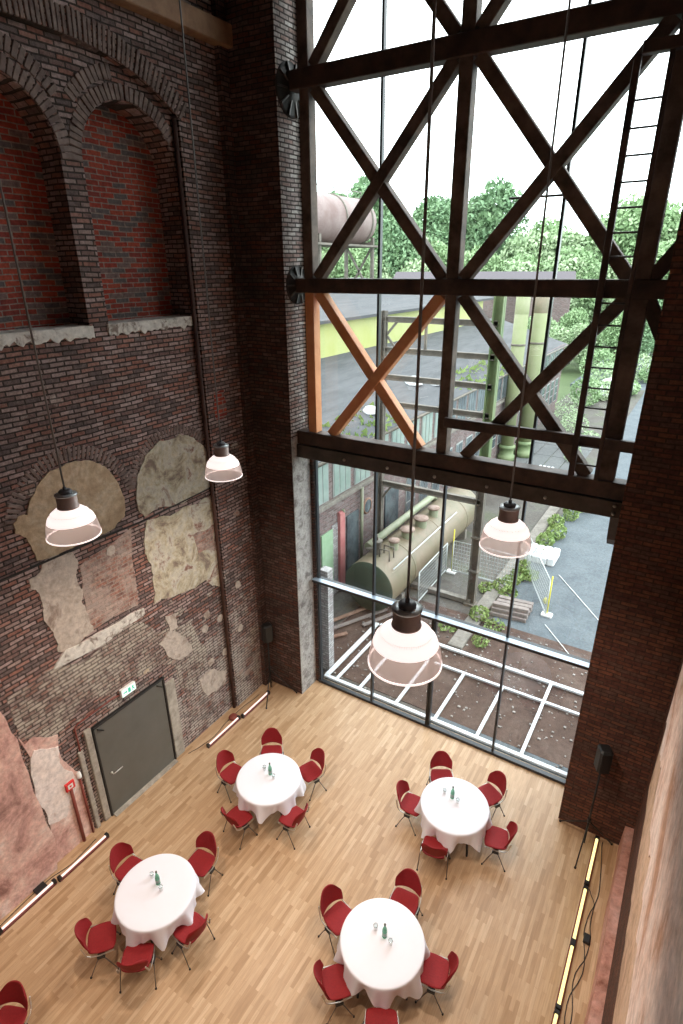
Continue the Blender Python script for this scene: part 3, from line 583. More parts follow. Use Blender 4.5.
# long straight light tubes on the floor
def light_tube(name, x, y0, y1, lit, label, group, z=.05):
    t = thing(name, label, 'light tube', (x, (y0 + y1) / 2, 0), 0, group); h_ = (y1 - y0) / 2
    b = B(); b.bevbox(-.045, .045, -h_, h_, .0, .035, .006); b.build('housing', 'tubebody', t)
    b = B(); b.tube([(0, -h_ + .04, z + .012), (0, h_ - .04, z + .012)], .024 if lit == 'lit_warm' else .02, 12); b.build('tube', lit, t)
    for s in (-1, 1): B().bevbox(-.04, .04, s * h_ - .03 - .02 * s, s * h_ + .03 - .02 * s, 0, .10, .006).build('end_cap', 'black', t)
    return t
for i, (a, b_) in enumerate([(-2.11, -1.04), (-3.25, -2.18), (-4.32, -3.27), (-5.42, -4.36)]):
    light_tube('light_tube', 7.2, a, b_, 'lit_warm', 'bright yellow light tube along the right wall, ' + ['farthest, ending at the tripod stand', 'second from the tripod stand', 'third from the tripod stand', 'nearest, cut by the lower picture edge'][i], 'lit tubes along the right wall')
for i, (x, a, b_) in enumerate([(-.87, -2.19, -1.14), (-.92, -3.34, -2.24), (-.99, -7.08, -6.03), (-1.02, -8.16, -7.13)]):
    light_tube('light_tube', x, a, b_, 'lit_pink', 'pale pink light tube along the left wall, ' + ['nearest the far corner', 'beyond the grey door', 'just left of the grey door', 'cut by the left picture edge'][i], 'lit tubes along the left wall')
def cable(pts, label, cat='cable', r_=.007, m='rubber', name='cable'):
    P = []; pts = list(pts)
    for _ in range(2):
        q = [pts[0]]
        for a, b in zip(pts[:-1], pts[1:]): q += [(a[0] * .75 + b[0] * .25, a[1] * .75 + b[1] * .25), (a[0] * .25 + b[0] * .75, a[1] * .25 + b[1] * .75)]
        pts = q + [pts[-1]]
    for i in range(len(pts) - 1):
        for k in range(3):
            f_ = k / 3; a, b = pts[i], pts[i + 1]; P.append(((a[0] * (1 - f_) + b[0] * f_) + .04 * noise.noise(Vector(((i + f_) * .4, 2.3, len(label)))), a[1] * (1 - f_) + b[1] * f_, r_ + .001))
    P.append((pts[-1][0], pts[-1][1], r_ + .001)); o = B().tube(P, r_, 6).build(name, m); tag(o, label, cat); return o
cable([(7.3, -1.05), (7.42, -2.0), (7.36, -2.6), (7.48, -3.2), (7.3, -3.7), (7.42, -4.4), (7.38, -5.5)], 'black cable winding on the floor between light tubes and right wall')
cable([(7.25, -2.14), (7.4, -2.4), (7.28, -2.9), (7.46, -3.5), (7.26, -4.3), (7.4, -4.8)], 'second black cable looping beside the right wall light tubes')
cable([(-1.12, -6.2), (-1.08, -6.8), (-1.22, -7.4), (-1.1, -8.4)], 'black cable on the floor behind the left wall light tubes')
cable([(-1.06, -1.3), (-1.12, -2.2), (-1.02, -3.2), (-1.18, -3.7)], 'black cable on the floor behind the far left light tubes')
t = thing('power_adapter', 'small black power box on the floor behind the left wall tubes', 'adapter', (-1.14, -7.35, 0)); B().bevbox(-.07, .07, -.1, .1, 0, .06, .01).build('case', 'black', t)
t = thing('power_adapter', 'small black power box on the floor beside the right wall tubes', 'adapter', (7.38, -3.05, 0)); B().bevbox(-.05, .05, -.08, .08, 0, .06, .01).build('case', 'black', t)
t = thing('cable_bundle', 'small brown cable reel by the joint of the far left tubes', 'cable reel', (-1.06, -2.3, 0)); B().lathe([(0, 0), (.1, 0), (.12, .03), (.1, .07), (.05, .09), (0, .09)], 14).build('coil', 'redpipe', t)

def speaker(loc, label, rz, feet, h_=1.98):
    t = thing('speaker_stand', label[0], 'stand', loc)
    B().tube([(0, 0, .08), (0, 0, h_)], .018, 10).build('pole', 'black', t)
    B().lathe([(0, .62), (.03, .62), (.035, .66), (.035, .7), (.03, .74), (0, .74)], 12).build('collar', 'black', t)
    for (x, y) in feet:
        l = B().tube([(0, 0, .66), (x, y, .015)], .013, 8).build('leg', 'black', t)
        B().lathe([(0, 0), (.022, 0), (.02, .03), (0, .035)], 10, (x, y, 0)).build('foot', 'rubber', l)
    s = thing('speaker', label[1], 'loudspeaker', (loc[0], loc[1], h_), rz)
    b = B(); b.bevbox(-.11, .11, -.12, .12, .0, .50, .03); b.build('cabinet', 'black', s)
    b = B(); b.bevbox(-.09, .09, -.135, -.118, .03, .47, .01); b.build('grille', 'black', s)
speaker((7.0, -1.3, 0), ('black tripod stand at the end of the right wall light tubes', 'black loudspeaker raised on the tripod by the right brick pier'), R(25), [(-.04, -.56), (-.5, .3), (.46, .3)])
speaker((-.92, -.98, 0), ('black tripod stand in the dark far left corner', 'black loudspeaker on the tripod in the dark far left corner'), R(-25), [(.35, -.63), (.66, .24), (-.16, .2)], 1.55)

# ------------------------------------------------------------------ tables and chairs
def grid_shell(fn, nu, nv, th):
    """closed thin shell from a surface function; th gives the offset vector"""
    vs = []; fs = []
    for side in (0, 1):
        for i in range(nu + 1):
            for j in range(nv + 1):
                p, nrm = fn(i / nu, j / nv); vs.append(Vector(p) + Vector(nrm) * (th if side else 0))
    s = (nu + 1) * (nv + 1); I = lambda a, i, j: a * s + i * (nv + 1) + j
    for i in range(nu):
        for j in range(nv):
            fs.append((I(0, i, j), I(0, i, j + 1), I(0, i + 1, j + 1), I(0, i + 1, j))); fs.append((I(1, i, j), I(1, i + 1, j), I(1, i + 1, j + 1), I(1, i, j + 1)))
    for i in range(nu):
        fs.append((I(0, i, 0), I(0, i + 1, 0), I(1, i + 1, 0), I(1, i, 0))); fs.append((I(0, i, nv), I(1, i, nv), I(1, i + 1, nv), I(0, i + 1, nv)))
    for j in range(nv):
        fs.append((I(0, 0, j), I(1, 0, j), I(1, 0, j + 1), I(0, 0, j + 1))); fs.append((I(0, nu, j), I(0, nu, j + 1), I(1, nu, j + 1), I(1, nu, j)))
    return vs, fs
def smooth_obj(o, lv=1):
    m = o.modifiers.new('sub', 'SUBSURF'); m.levels = lv; m.render_levels = lv; return o
def make_chair():
    """faces local +x"""
    t = thing('stacking_chair', 'x', 'chair', (0, 0, 0))
    def seat(u, v):
        y = (v - .5) * 2; x = (u - .5) * 2
        # rounded plan: narrower at the front corners and at the rear
        hx = .215 * (1 - .0 * abs(y)); X = x * hx; wy = .235 * (1 - .10 * max(0, x) ** 3 - .16 * max(0, -x) ** 2)
        X -= .035 * (abs(y) ** 4) * (1 if x > 0 else -1) * abs(x)
        z = .435 + .016 * y * y + .012 * max(0, -x) ** 2 - .03 * max(0, x - .4) ** 2 * 2
        return (X + .01, y * wy, z), (0, 0, 1)
    vs, fs = grid_shell(seat, 10, 10, .034)
    smooth_obj(recalc(B().add(vs, fs, True).build('seat', 'red', t)))
    def back(u, v):
        y = (v - .5) * 2; h_ = u
        wy = .238 * (1 - .20 * max(0, (h_ - .35) / .65) ** 3 - .05 * (1 - h_) ** 2)
        hh = h_ * (1 - .30 * abs(y) ** 3.5)
        z = .53 + .335 * hh; x = -.235 - .10 * hh - .0 + .085 * y * y
        return (x, y * wy, z), (.95, 0, .25)
    vs, fs = grid_shell(back, 10, 12, .028)
    smooth_obj(recalc(B().add(vs, fs, True).build('backrest', 'red', t)))
    for s in (-1, 1):
        pts = [(.2, s * .222, .427), (.0, s * .246, .43), (-.15, s * .238, .445), (-.20, s * .228, .475), (-.225, s * .222, .56), (-.255, s * .208, .66)]
        b = B(); 
        for a, c in zip(pts[:-1], pts[1:]): b.beam(a, c, .012, .024, (0, 0, 1) if abs(a[2] - c[2]) < .05 else (1, 0, 0), .002)
        b.build('side_rail', 'chrome', t)
        B().bevbox(-.06, .06, s * .235 - .028, s * .235 + .03, .36, .425, .01).build('clamp', 'black', t)
        for q in (-1, 1):
            l = B().tube([(q * .03, s * .245, .385), (q * .08, s * .258, .30), (q * .205, s * .27, .012)], [.010, .009, .008], 8).build('leg', 'leg', t)
            B().lathe([(0, 0), (.016, 0), (.015, .02), (.01, .03), (0, .03)], 8, (q * .207, s * .27, 0)).build('foot', 'rubber', l)
    b = B(); b.bevbox(-.05, .05, -.235, .235, .385, .41, .006); b.build('crossbar', 'black', t)
    return t
chair0 = make_chair(); first = True
def chair(x, y, ang, label, group):
    global first
    o = chair0 if first else copy_tree(chair0); first = False
    o.location = (x, y, 0); o.rotation_euler = (0, 0, R(ang)); o['label'] = label; o['group'] = group
TABLES = [
 ((1.29, -3.77), 'by the grey door and far corner', .3, [(126, .95, -56, 'behind, towards the window'), (187, .93, -5, 'left side, towards the door'), (60, .93, -112, 'at the right rear'), (-97, .84, 78, 'at the front left'), (-19, .84, 182, 'at the front right')]),
 ((4.74, -2.38), 'nearest the window', 1.3, [(127, .92, -60, 'behind, towards the window'), (63, .95, -118, 'at the back right'), (-1, .87, 192, 'at the right, facing left'), (-93, .80, 103, 'at the front, back to camera'), (193, .83, 3, 'at the left, facing right')]),
 ((1.12, -6.55), 'at the lower left by the wall', 2.2, [(172, .87, 2, 'behind, nearest the wall tubes'), (83, .90, -84, 'at the back right'), (-111, .93, 50, 'at the far left'), (-63, .85, 127, 'at the front, back to camera'), (-1, .78, 178, 'at the right, under the cloth')]),
 ((4.70, -5.24), 'at the lower centre, nearest the camera', 3.4, [(174, .86, -16, 'at the back left'), (93, .88, -84, 'behind, towards the window'), (14, .83, 190, 'at the right, facing left'), (-119, .82, 46, 'at the front left'), (-62, .93, 119, 'cut by the picture edge')]),
]
RT = .65
def cloth_mesh(seed):
    rr = random.Random(seed * 10); n = 144; ph = [rr.uniform(0, 6.28) for _ in range(6)]
    rings = [0, .2, .4, .55, .625, .645, .652]
    vs = [(0, 0, .765)]; fs = []
    for r_ in rings[1:]:
        for k in range(n):
            a = 2 * PI * k / n
            z = .765 - (0 if r_ < .64 else (.004 if r_ < .65 else .014)) + .0012 * noise.noise(Vector((r_ * 5 * math.cos(a), r_ * 5 * math.sin(a), seed)))
            vs.append((r_ * math.cos(a), r_ * math.sin(a), z))
    nd = 9
    for d in range(1, nd + 1):
        f_ = d / nd
        for k in range(n):
            a = 2 * PI * k / n
            c_ = a + seed
            # an octagon-like hem: corners hang lower
            m_ = abs(((c_ / (PI / 4)) % 1) - .5) * 2
            drop = .22 + .17 * m_ ** 1.5 + .03 * math.sin(3 * a + ph[0])
            fold = math.cos(8 * c_ + .5 * math.sin(2 * a + ph[1])) * .06 + .028 * math.sin(17 * a + ph[2]) + .01 * math.sin(29 * a + ph[3])
            r_ = .656 + f_ * .035 + fold * f_ ** 1.2
            vs.append((r_ * math.cos(a), r_ * math.sin(a), .751 - drop * f_))
    for k in range(n): fs.append((0, 1 + k, 1 + (k + 1) % n))
    tot = len(rings) - 1 + nd
    for i in range(tot - 1):
        for k in range(n):
            j = (k + 1) % n; fs.append((1 + i * n + k, 1 + (i + 1) * n + k, 1 + (i + 1) * n + j, 1 + i * n + j))
    return vs, fs
tumblers = None
tab0 = None
def make_bottle():
    t = thing('bottle', 'x', 'bottle')
    B().lathe([(0, 0), (.036, 0), (.039, .008), (.039, .15), (.032, .19), (.017, .23), (.0145, .27), (.0, .27)], 20).build('body', 'bottle', t)
    B().lathe([(.0, .27), (.0165, .27), (.017, .295), (0, .298)], 14).build('cap', 'tankend', t)
    B().lathe([(.0397, .045), (.0397, .12)], 20).build('bottle_label', 'pane_green', t)
    return t
bot0 = make_bottle(); gl0 = None
GS = B().lathe([(0, .004), (.028, .004), (.034, .10), (.036, .10), (.030, 0), (0, 0)], 18)
for ti, ((tx, ty), where, ph, cs) in enumerate(TABLES):
    short = ['by the grey door', 'nearest the window', 'at the lower left', 'at the lower centre'][ti]
    if tab0 is None:
        t = tab0 = thing('round_table', 'x', 'table')
        B().lathe([(0, .752), (.64, .752), (.645, .745), (.645, .735), (.64, .728), (0, .728)], 48).build('tabletop', 'wood_plate', t)
        for k in range(4):
            a = PI / 4 + k * PI / 2
            B().tube([(.46 * math.cos(a), .46 * math.sin(a), .728), (.53 * math.cos(a), .53 * math.sin(a), 0)], .019, 10).build('leg', 'black', t)
        B().lathe([(.44, .728), (.48, .728), (.48, .70), (.44, .70), (.44, .728)], 32).build('apron_ring', 'black', t)
    else: t = copy_tree(tab0)
    t.location = (tx, ty, 0); t.rotation_euler = (0, 0, [R(20), R(8), R(-10), R(30)][ti])
    t['label'] = 'round black-legged table hidden under a white cloth, ' + where; t['group'] = 'round tables'
    vs, fs = cloth_mesh(ph); o = recalc(B().add(vs, fs, True).build('tablecloth', 'cloth', None, (tx, ty, 0)))
    tag(o, 'white cloth with hanging folds on the round table ' + short, 'tablecloth', 'white tablecloths')
    bo = bot0 if ti == 0 else copy_tree(bot0); bx, by = [(-.03, .09), (-.10, .12), (-.05, .1), (0.0, .07)][ti]
    bo.location = (tx + bx, ty + by, .766); bo['label'] = 'small green bottle in the middle of the table ' + short; bo['group'] = 'green bottles'
    for k, (gx, gy) in enumerate([(-.17, .02), (.13, -.05)]):
        if gl0 is None: g_ = gl0 = GS.build('drinking_glass', 'tumbler')
        else: g_ = gl0.copy(); COL.objects.link(g_)
        g_.location = (tx + bx + gx, ty + by + gy, .7665)
        tag(g_, 'clear drinking glass %s the green bottle on the table %s' % (['left of', 'right of', 'in front of', 'behind'][k], short), 'glass', 'drinking glasses')
    for (pa, d_, fa, lb) in cs:
        chair(tx + d_ * math.cos(R(pa)), ty + d_ * math.sin(R(pa)), fa, 'red chair %s, table %s' % (lb, short), 'red chairs around the table ' + short)
chair(.62, -8.84, -66, 'red chair alone at the lower left picture corner', 'red chairs at the picture corner')

# ------------------------------------------------------------------ pendant lamps
def make_lamp():
    t = thing('pendant_lamp', 'x', 'lamp')         # origin: rim centre
    pr_ = [(.296, -.03), (.292, .04), (.278, .12), (.252, .20), (.205, .27)]
    # ribbed lower bell
    b = B(); n = 144; vs = []; fs = []
    for (r_, z) in pr_:
        for k in range(n): a = 2 * PI * k / n; q = r_ + (.004 if k % 2 else 0); vs.append((q * math.cos(a), q * math.sin(a), z))
    for i in range(len(pr_) - 1):
        for k in range(n): j = (k + 1) % n; fs.append((i * n + k, i * n + j, (i + 1) * n + j, (i + 1) * n + k))
    b.add(vs, fs, True); b.build('ribbed_bell', 'acrylic', t)
    B().lathe([(.296, -.034), (.306, -.03), (.306, -.018), (.296, -.016), (.290, -.026), (.296, -.034)], 64).build('rim', 'shade', t)
    B().lathe([(.268, .165), (.252, .21), (.208, .268), (.155, .31), (.118, .33), (.112, .325), (.15, .303), (.20, .26), (.245, .205), (.262, .163), (.268, .165)], 64).build('dome', 'shade', t)
    B().lathe([(0, .32), (.118, .32), (.122, .335), (.12, .345), (.113, .35), (.113, .475), (.108, .48)], 48).build('housing', 'housing', t)
    h = B().lathe([(.108, .48), (.122, .48), (.122, .495), (.08, .503), (0, .503)], 48).build('collar', 'ring', t)
    b = B(); b.lathe([(.07, .50), (.072, .53), (.06, .545), (0, .548)], 32); b.lathe([(.02, .545), (.018, .58), (0, .585)], 12); b.build('cable_gland', 'gland', h)
    B().lathe([(0, .07), (.045, .09), (.055, .14), (.04, .2), (.03, .27), (0, .27)], 20).build('bulb', 'bulb', t)
    B().tube([(0, 0, .58), (0, 0, 9.6)], .011, 8).build('hanging_cable', 'cable', t)
    return t
lamp0 = make_lamp()
LAMPS = [(1.17, -6.68, 7.42), (0.74, -3.68, 7.17), (5.49, -3.87, 7.19), (5.5, -6.64, 7.32)]
LB = ['white glowing bell pendant lamp hanging before the left wall, nearer of the two', 'smaller glowing pendant lamp hanging by the far left wall near the corner',
      'glowing bell pendant lamp hanging at the right before the lower window', 'largest nearest glowing bell pendant lamp, hanging at the centre before the window']
FILL_LAMPS = [(1.2, -10.2, 7.1), (5.3, -13.5, 7.1), (1.2, -13.5, 7.1)]  # unseen pendants added behind the camera to brighten the hall
allp = LAMPS + FILL_LAMPS
for i, p_ in enumerate(allp):
    o = lamp0 if i == 0 else copy_tree(lamp0); o.location = p_
    o['label'] = LB[i] if i < 4 else 'unseen bell pendant lamp added behind the camera to brighten the hall'
    o['group'] = 'pendant lamps' if i < 4 else 'added fill lamps behind the camera'
    l = bpy.data.lights.new('lamp_light', 'SPOT'); l.energy = 400 if i < 4 else 230; l.color = (1, .82, .67); l.shadow_soft_size = .09; l.spot_size = R(128); l.spot_blend = .9
    lo = bpy.data.objects.new('lamp_light', l); COL.objects.link(lo); lo.location = (p_[0], p_[1], p_[2] + .02)

# ------------------------------------------------------------------ OUTSIDE
struct(B().box(-160, 120, .12, 260, -.5, -.32).build('ground', 'meadow'))
w = B(); w.box(-2.6, 3.0, .12, 60, -.4, -.06); struct(w.build('yard_ground', 'yard'))
w = B(); w.box(-1.0, 6.6, .5, 5.2, -.2, -.045); struct(w.build('soil_bed', 'soil'))
w = B(); w.box(3.0, 30, .12, 60, -.4, -.05); w.box(-3.5, 30, 48, 110, -.4, -.055); struct(w.build('gravel_road', 'gravel'))
w = B()
for i in range(4):
    for j in range(5): w.bevbox(-1.35 + i * .92, -1.35 + i * .92 + .88, 16.5 + j * 2.4, 16.5 + j * 2.4 + 2.34, -.1, -.02, .02)
struct(w.build('concrete_slabs', 'slab'))
struct(B().bevbox(2.3, 2.75, 3.3, 22, -.1, .04, .02).build('concrete_curb', 'concrete_out'))
# white steel frame of a terrace
b = B(); rr = random.Random(31)
for _ in range(420):
    x = rr.uniform(-.5, 6.4); y = rr.uniform(.4, 5.1); q = rr.uniform(.008, .035)
    b.bevbox(x - q, x + q * rr.uniform(.5, 1.3), y - q, y + q, -.046, -.046 + q, q * .2)
o = b.build('rubble', 'rubble'); tag(o, 'small pale stones and rubble scattered on the bare soil under the white bars', 'rubble', kind='stuff')
t = thing('terrace_frame', 'white steel bar grid lying on the ground outside the window', 'steel frame', (3, .2, 0))
TI = Matrix.Translation((-3, -.2, 0))
def bar(p, q, wd, name='bar'):
    o = B().beam(p, q, wd, .06, (0, 0, 1), .004).build(name, 'whitebar', t); o.matrix_parent_inverse = TI
bar((-.0, .22, .03), (6.5, .22, .03), .1, 'rail'); bar((.45, 2.28, .03), (6.6, 2.28, .03), .075, 'rail'); bar((.15, 3.12, .03), (6.6, 3.12, .03), .11, 'rail')
bar((.05, .25, .04), (.05, 3.12, .04), .12, 'rail'); bar((.36, .25, .04), (.36, 3.12, .04), .07, 'rail')
for x in (1.07, 2.15, 3.22, 4.29, 5.35): bar((x, .26, .028), (x, 2.25 if x < 5.3 else 3.08, .028), .075)
# whitewashed end of the pier outside, planks on the soil
o = B().box(-.3, -.04, .5, .75, -.1, 3.1); o = recalc(o.build('wall_buttress', 'brick_out2')); o['kind'] = 'structure'
for i, (x0, y0, x1, y1, m) in enumerate([(-1.3, 2.4, -.5, 4.2, 'rust'), (-1.0, 2.2, -.1, 4.0, 'timbergrey'), (-.3, 2.8, .3, 4.1, 'timbergrey'), (-1.2, 1.2, -.5, 2.2, 'rust')]):
    o = B().beam((x0, y0, .03), (x1, y1, .03), .12, .05, (0, 0, 1), .005).build('plank', m); tag(o, ['rust-red plank on the ground left of the tank end', 'grey plank on the ground before the tank end', 'short grey plank nearest the concrete curb', 'rust-red plank nearest the window corner'][i], 'plank', 'planks outside')
# long factory building: facade, eaves, windows
bd = thing('factory_building', 'long brick factory building with grey roof and pale window band outside the window', 'building', (-2.1, 18, 0))
BI = Matrix.Translation((2.1, -18, 0))
def bp(name, b, m, parent=None, rc=True):
    o = b.build(name, m, parent or bd)
    if rc: recalc(o)
    o.matrix_parent_inverse = BI if parent is None else Matrix.Identity(4)
    return o
FX = -2.1
b = B(); b.box(-8.2, FX, .12, 36, -.1, 4.95); b.m = 1; b.box(FX - .05, FX + .02, 3.85, 4.25, 0, 2.6); bp('wall', b, ['brick_out', 'brick_out2'])
b = B(); b.add([(FX + .1, .12, 4.9), (FX + .1, 36.5, 4.8), (-8.2, 38, 6.35), (-8.2, .12, 6.35), (FX + .1, .12, 5.0), (FX + .1, 36.5, 4.9), (-8.2, 38, 6.5), (-8.2, 0, 6.5)], [(0, 1, 2, 3), (4, 5, 6, 7), (0, 1, 5, 4), (1, 2, 6, 5), (2, 3, 7, 6), (3, 0, 4, 7)]); bp('roof', b, 'roof')
b = B(); b.box(-14, -8.0, 2, 34, 4, 8.02); bp('clerestory_wall', b, 'wall_yellow')
b = B(); b.add([(-7.7, 1, 7.98), (-7.7, 36, 7.98), (-22, 40, 9.3), (-22, 1, 9.3), (-7.7, 1, 8.12), (-7.7, 36, 8.12), (-22, 40, 9.45), (-22, 1, 9.45)], [(0, 1, 2, 3), (4, 5, 6, 7), (0, 1, 5, 4), (1, 2, 6, 5), (2, 3, 7, 6), (3, 0, 4, 7)]); bp('upper_roof', b, 'roof')
b = B(); b.bevbox(FX, FX + .14, 0, 36, 3.38, 3.52, .01); bp('ledge', b, 'concrete_out')
b = B(); b.tube([(FX + .12, .15, 4.93), (FX + .12, 36.4, 4.83)], .06, 8); bp('gutter', b, 'girder')
for i in range(26):
    y = 1.3 + i * 1.32
    if y > 34.5: break
    pm = 'pane_green' if y < 13 else 'pane_dark'
    f_ = bp('window', B().box(FX, FX + .03, y, y + 1.06, 3.56, 4.84), 'win_white')
    b = B()
    for k in range(3): b.box(FX + .03, FX + .045, y + .05 + k * .34, y + .05 + k * .34 + .28, 3.6, 4.80)
    o = b.build('pane', pm, f_)
    if y > 9:
        f_ = bp('window', B().box(FX, FX + .03, y + .1, y + .96, .9, 2.6), 'win_white'); b = B()
        for k in range(2):
            for q in range(3): b.box(FX + .03, FX + .045, y + .15 + k * .4, y + .5 + k * .4, .96 + q * .55, 1.44 + q * .55)
        b.build('pane', 'pane_dark', f_)
b = B(); b.bevbox(FX, FX + .12, 4.2, 4.5, 0, 2.95, .01); bp('pink_pilaster', b, 'pinkpaint')
b = B(); b.bevbox(FX, FX + .06, 3.2, 3.85, .2, 2.5, .01); bp('green_board', b, 'greenpaint')
b = B(); b.box(FX, FX + .05, 4.75, 5.5, 0, 2.6); b.box(FX, FX + .05, 7.5, 8.6, 0, 2.6); bp('door', b, 'pane_dark')
b = B(); b.tube([(FX + .1, 5.05 - .6, 2.9), (FX + .1, 5.0 - .6, 3.0)], .05, 6); b.tube([(FX + .12, 5.6, 0), (FX + .12, 5.6, 3.4)], .06, 8); bp('upright_tube', b, 'pipegreen')
for (y, z) in ((6.15, 2.5), (9.2, 3.05)):
    b = B(); b.lathe([(.30, .0), (.30, .05), (.24, .06)], 24, (FX, y, z), 'x'); f_ = bp('round_window', b, 'rust'); o = B().lathe([(0, .04), (.25, .04)], 24, (FX, y, z), 'x').build('pane', 'pane_dark', f_)
# roof clutter and moss near the eaves
b = B(); rr = random.Random(4)
for i in range(260):
    y = rr.uniform(4, 9) if i % 2 else rr.uniform(15, 22); x = rr.uniform(-3.6, FX + .2); z = 4.98 + (FX + .1 - x) * .248
    a = rr.uniform(0, PI); s_ = rr.uniform(.05, .16); b.add([(x - s_ * math.cos(a), y - s_ * math.sin(a), z), (x + s_ * math.cos(a), y + s_ * math.sin(a), z), (x + s_ * .6 * math.cos(a), y + s_ * .6 * math.sin(a), z + s_ * 1.3)], [(0, 1, 2)])
o = b.build('moss', 'weed'); tag(o, 'green moss and weeds growing on the factory roof near its eaves', 'weeds', kind='stuff')
for i, (x, y, s_) in enumerate([(-3.2, 8.3, .3), (-3.9, 13.5, .42), (-3.3, 14.6, .3)]):
    z = 4.98 + (FX + .1 - x) * .248; b = B(); b.lathe([(s_, 0), (s_ * .95, s_ * .4), (s_ * .6, s_ * .75), (0, s_ * .85)], 12, (x, y, z)); o = b.build('roof_dome', 'tarp'); tag(o, ['small white rooflight dome on the near factory roof', 'largest white rooflight dome on the factory roof', 'white rooflight dome near the green column'][i], 'rooflight', 'rooflight domes')

# gantry of rusty girders beside the window
gt_ = thing('steel_gantry', 'rusty steel gantry frame with green column and several crossbeams outside', 'gantry', (.4, 5.83, 0))
GI = Matrix.Translation((-.4, -5.83, 0))
def gp(name, b, m): o = b.build(name, m, gt_); o.matrix_parent_inverse = GI; return o
def hbeam(b, p, q, w_, h_, th=.025):
    p = Vector(p); q = Vector(q)
    horiz = abs((q - p).z) < .5
    o_ = Vector((0, 0, h_ / 2)) if horiz else Vector((w_ / 2, 0, 0))
    up = (0, 0, 1)
    if horiz: b.beam(p + o_, q + o_, w_, th, up); b.beam(p - o_, q - o_, w_, th, up); b.beam(p, q, th, h_, up)
    else: b.box(p.x - w_ / 2, p.x - w_ / 2 + th, p.y - h_ / 2, p.y + h_ / 2, p.z, q.z); b.box(p.x + w_ / 2 - th, p.x + w_ / 2, p.y - h_ / 2, p.y + h_ / 2, p.z, q.z); b.box(p.x - w_ / 2, p.x + w_ / 2, p.y - th / 2, p.y + th / 2, p.z, q.z)
b = B(); hbeam(b, (-1.38, 5.83, 0), (-1.38, 5.83, 9.1), .16, .16); gp('column', b, 'girder')
b = B(); hbeam(b, (2.1, 5.83, -.05), (2.1, 5.83, 4.6), .26, .22); gp('column', b, 'girder')
b = B(); hbeam(b, (2.1, 5.83, 4.6), (2.1, 5.83, 9.62), .28, .24); gp('column', b, 'colgreen')['label'] = 'moss-green upper column'
b = B(); b.box(1.9, 2.3, 5.65, 6.0, -.05, .03); b.box(1.93, 2.27, 5.7, 5.96, 1.2, 1.26); b.box(1.93, 2.27, 5.7, 5.96, 2.4, 2.46); gp('base_plate', b, 'girder')
for z, h_ in ((3.62, .16), (6.32, .14), (7.15, .14), (7.97, .14), (8.86, .14)):
    b = B(); hbeam(b, (-1.38, 5.83, z), (2.1, 5.83, z), .14, h_); gp('crossbeam', b, 'girder')
b = B(); b.beam((-1.3, 5.83, .06), (2.1, 5.83, .06), .2, .16, (0, 0, 1), .01); gp('sill_beam', b, 'concrete_out')
for (za, zb, s) in ((3.6, 3.1, 1), (8.8, 8.4, 1), (8.0, 8.4, 1)):
    b = B(); b.beam((-1.3, 5.83, zb), (-.95, 5.83, za), .06, .06); gp('knee_brace', b, 'girder')
b = B(); b.beam((-.0, 5.83, 8.0), (-.0, 5.83, 8.8), .07, .07); gp('hanger', b, 'girder')
# flue tubes
for i, (x, y, r_, h_) in enumerate([(-1.62, 21.6, .36, 9.0), (-.98, 22.9, .40, 9.2)]):
    t = thing('flue_tube', ['tall yellow-green steel tube standing outside, left of the pair', 'thicker yellow-green steel tube standing outside, right of the pair'][i], 'tube', (x, y, 0), 0, 'tall green tubes')
    B().tube([(0, 0, .9), (0, 0, h_)], r_, 24).build('shaft', 'colyellow', t)
    b = B(); b.lathe([(0, 0), (r_ * 1.35, 0), (r_ * 1.35, .3), (r_ * 1.1, .34), (r_ * 1.1, .7), (r_ * 1.3, .74), (r_ * 1.3, .86), (r_ * 1.02, .92)], 24); b.build('base', 'colgreen', t)
    B().lathe([(r_ * 1.0, 6.4), (r_ * 1.08, 6.4), (r_ * 1.08, 6.5), (r_, 6.5)], 24).build('flange', 'girder', t)
    B().lathe([(r_ * 1.01, 8.0), (r_ * 1.015, 8.02), (r_ * 1.015, h_), (0, h_ + .02)], 24).build('top_sleeve', ('colyellow', 'tankgreen')[i], t)
# lying tank with manhole domes
tk = thing('storage_tank', 'olive green cylindrical tank lying outside with four rusty manhole lids', 'tank', (-.53, 8, 0))
KI = Matrix.Translation((.53, -8, 0))
def kp(name, b, m): o = b.build(name, m, tk); o.matrix_parent_inverse = KI; return o
cx, cz, rk = -.53, .97, .86
kp('shell', B().lathe([(rk, 3.55), (rk, 3.7), (rk, 7), (rk, 11.3), (rk * .9, 11.6), (rk * .5, 11.8), (0, 11.85)], 48, (cx, 0, cz), 'y'), 'tankgreen')
kp('end_plate', B().lathe([(rk, 3.55), (rk * .97, 3.53), (rk * .6, 3.46), (0, 3.42)], 48, (cx, 0, cz), 'y'), 'tankend')
for k in range(3): kp('hoop', B().lathe([(rk, 5.2 + k * 2.4), (rk + .015, 5.21 + k * 2.4), (rk + .015, 5.27 + k * 2.4), (rk, 5.28 + k * 2.4)], 48, (cx, 0, cz), 'y'), 'tankgreen')
for k, y in enumerate((4.9, 5.9, 7.0, 8.1)):
    r_ = (.18, .25, .26, .22)[k]
    kp('manhole_neck', B().lathe([(r_ * .8, 1.7), (r_ * .8, 2.06)], 24, (cx + .18, y, 0)), 'pipegreen')
    kp('manhole_lid', B().lathe([(r_ * .8, 2.05), (r_, 2.05), (r_ * 1.02, 2.09), (r_, 2.12), (r_ * .3, 2.135), (0, 2.14)], 24, (cx + .18, y, 0)), 'lid')
kp('top_pipe', B().tube([(-1.0, 4.3, 1.95), (-1.0, 9.6, 1.95), (-1.0, 9.7, 1.7)], .13, 14), 'pipegreen')
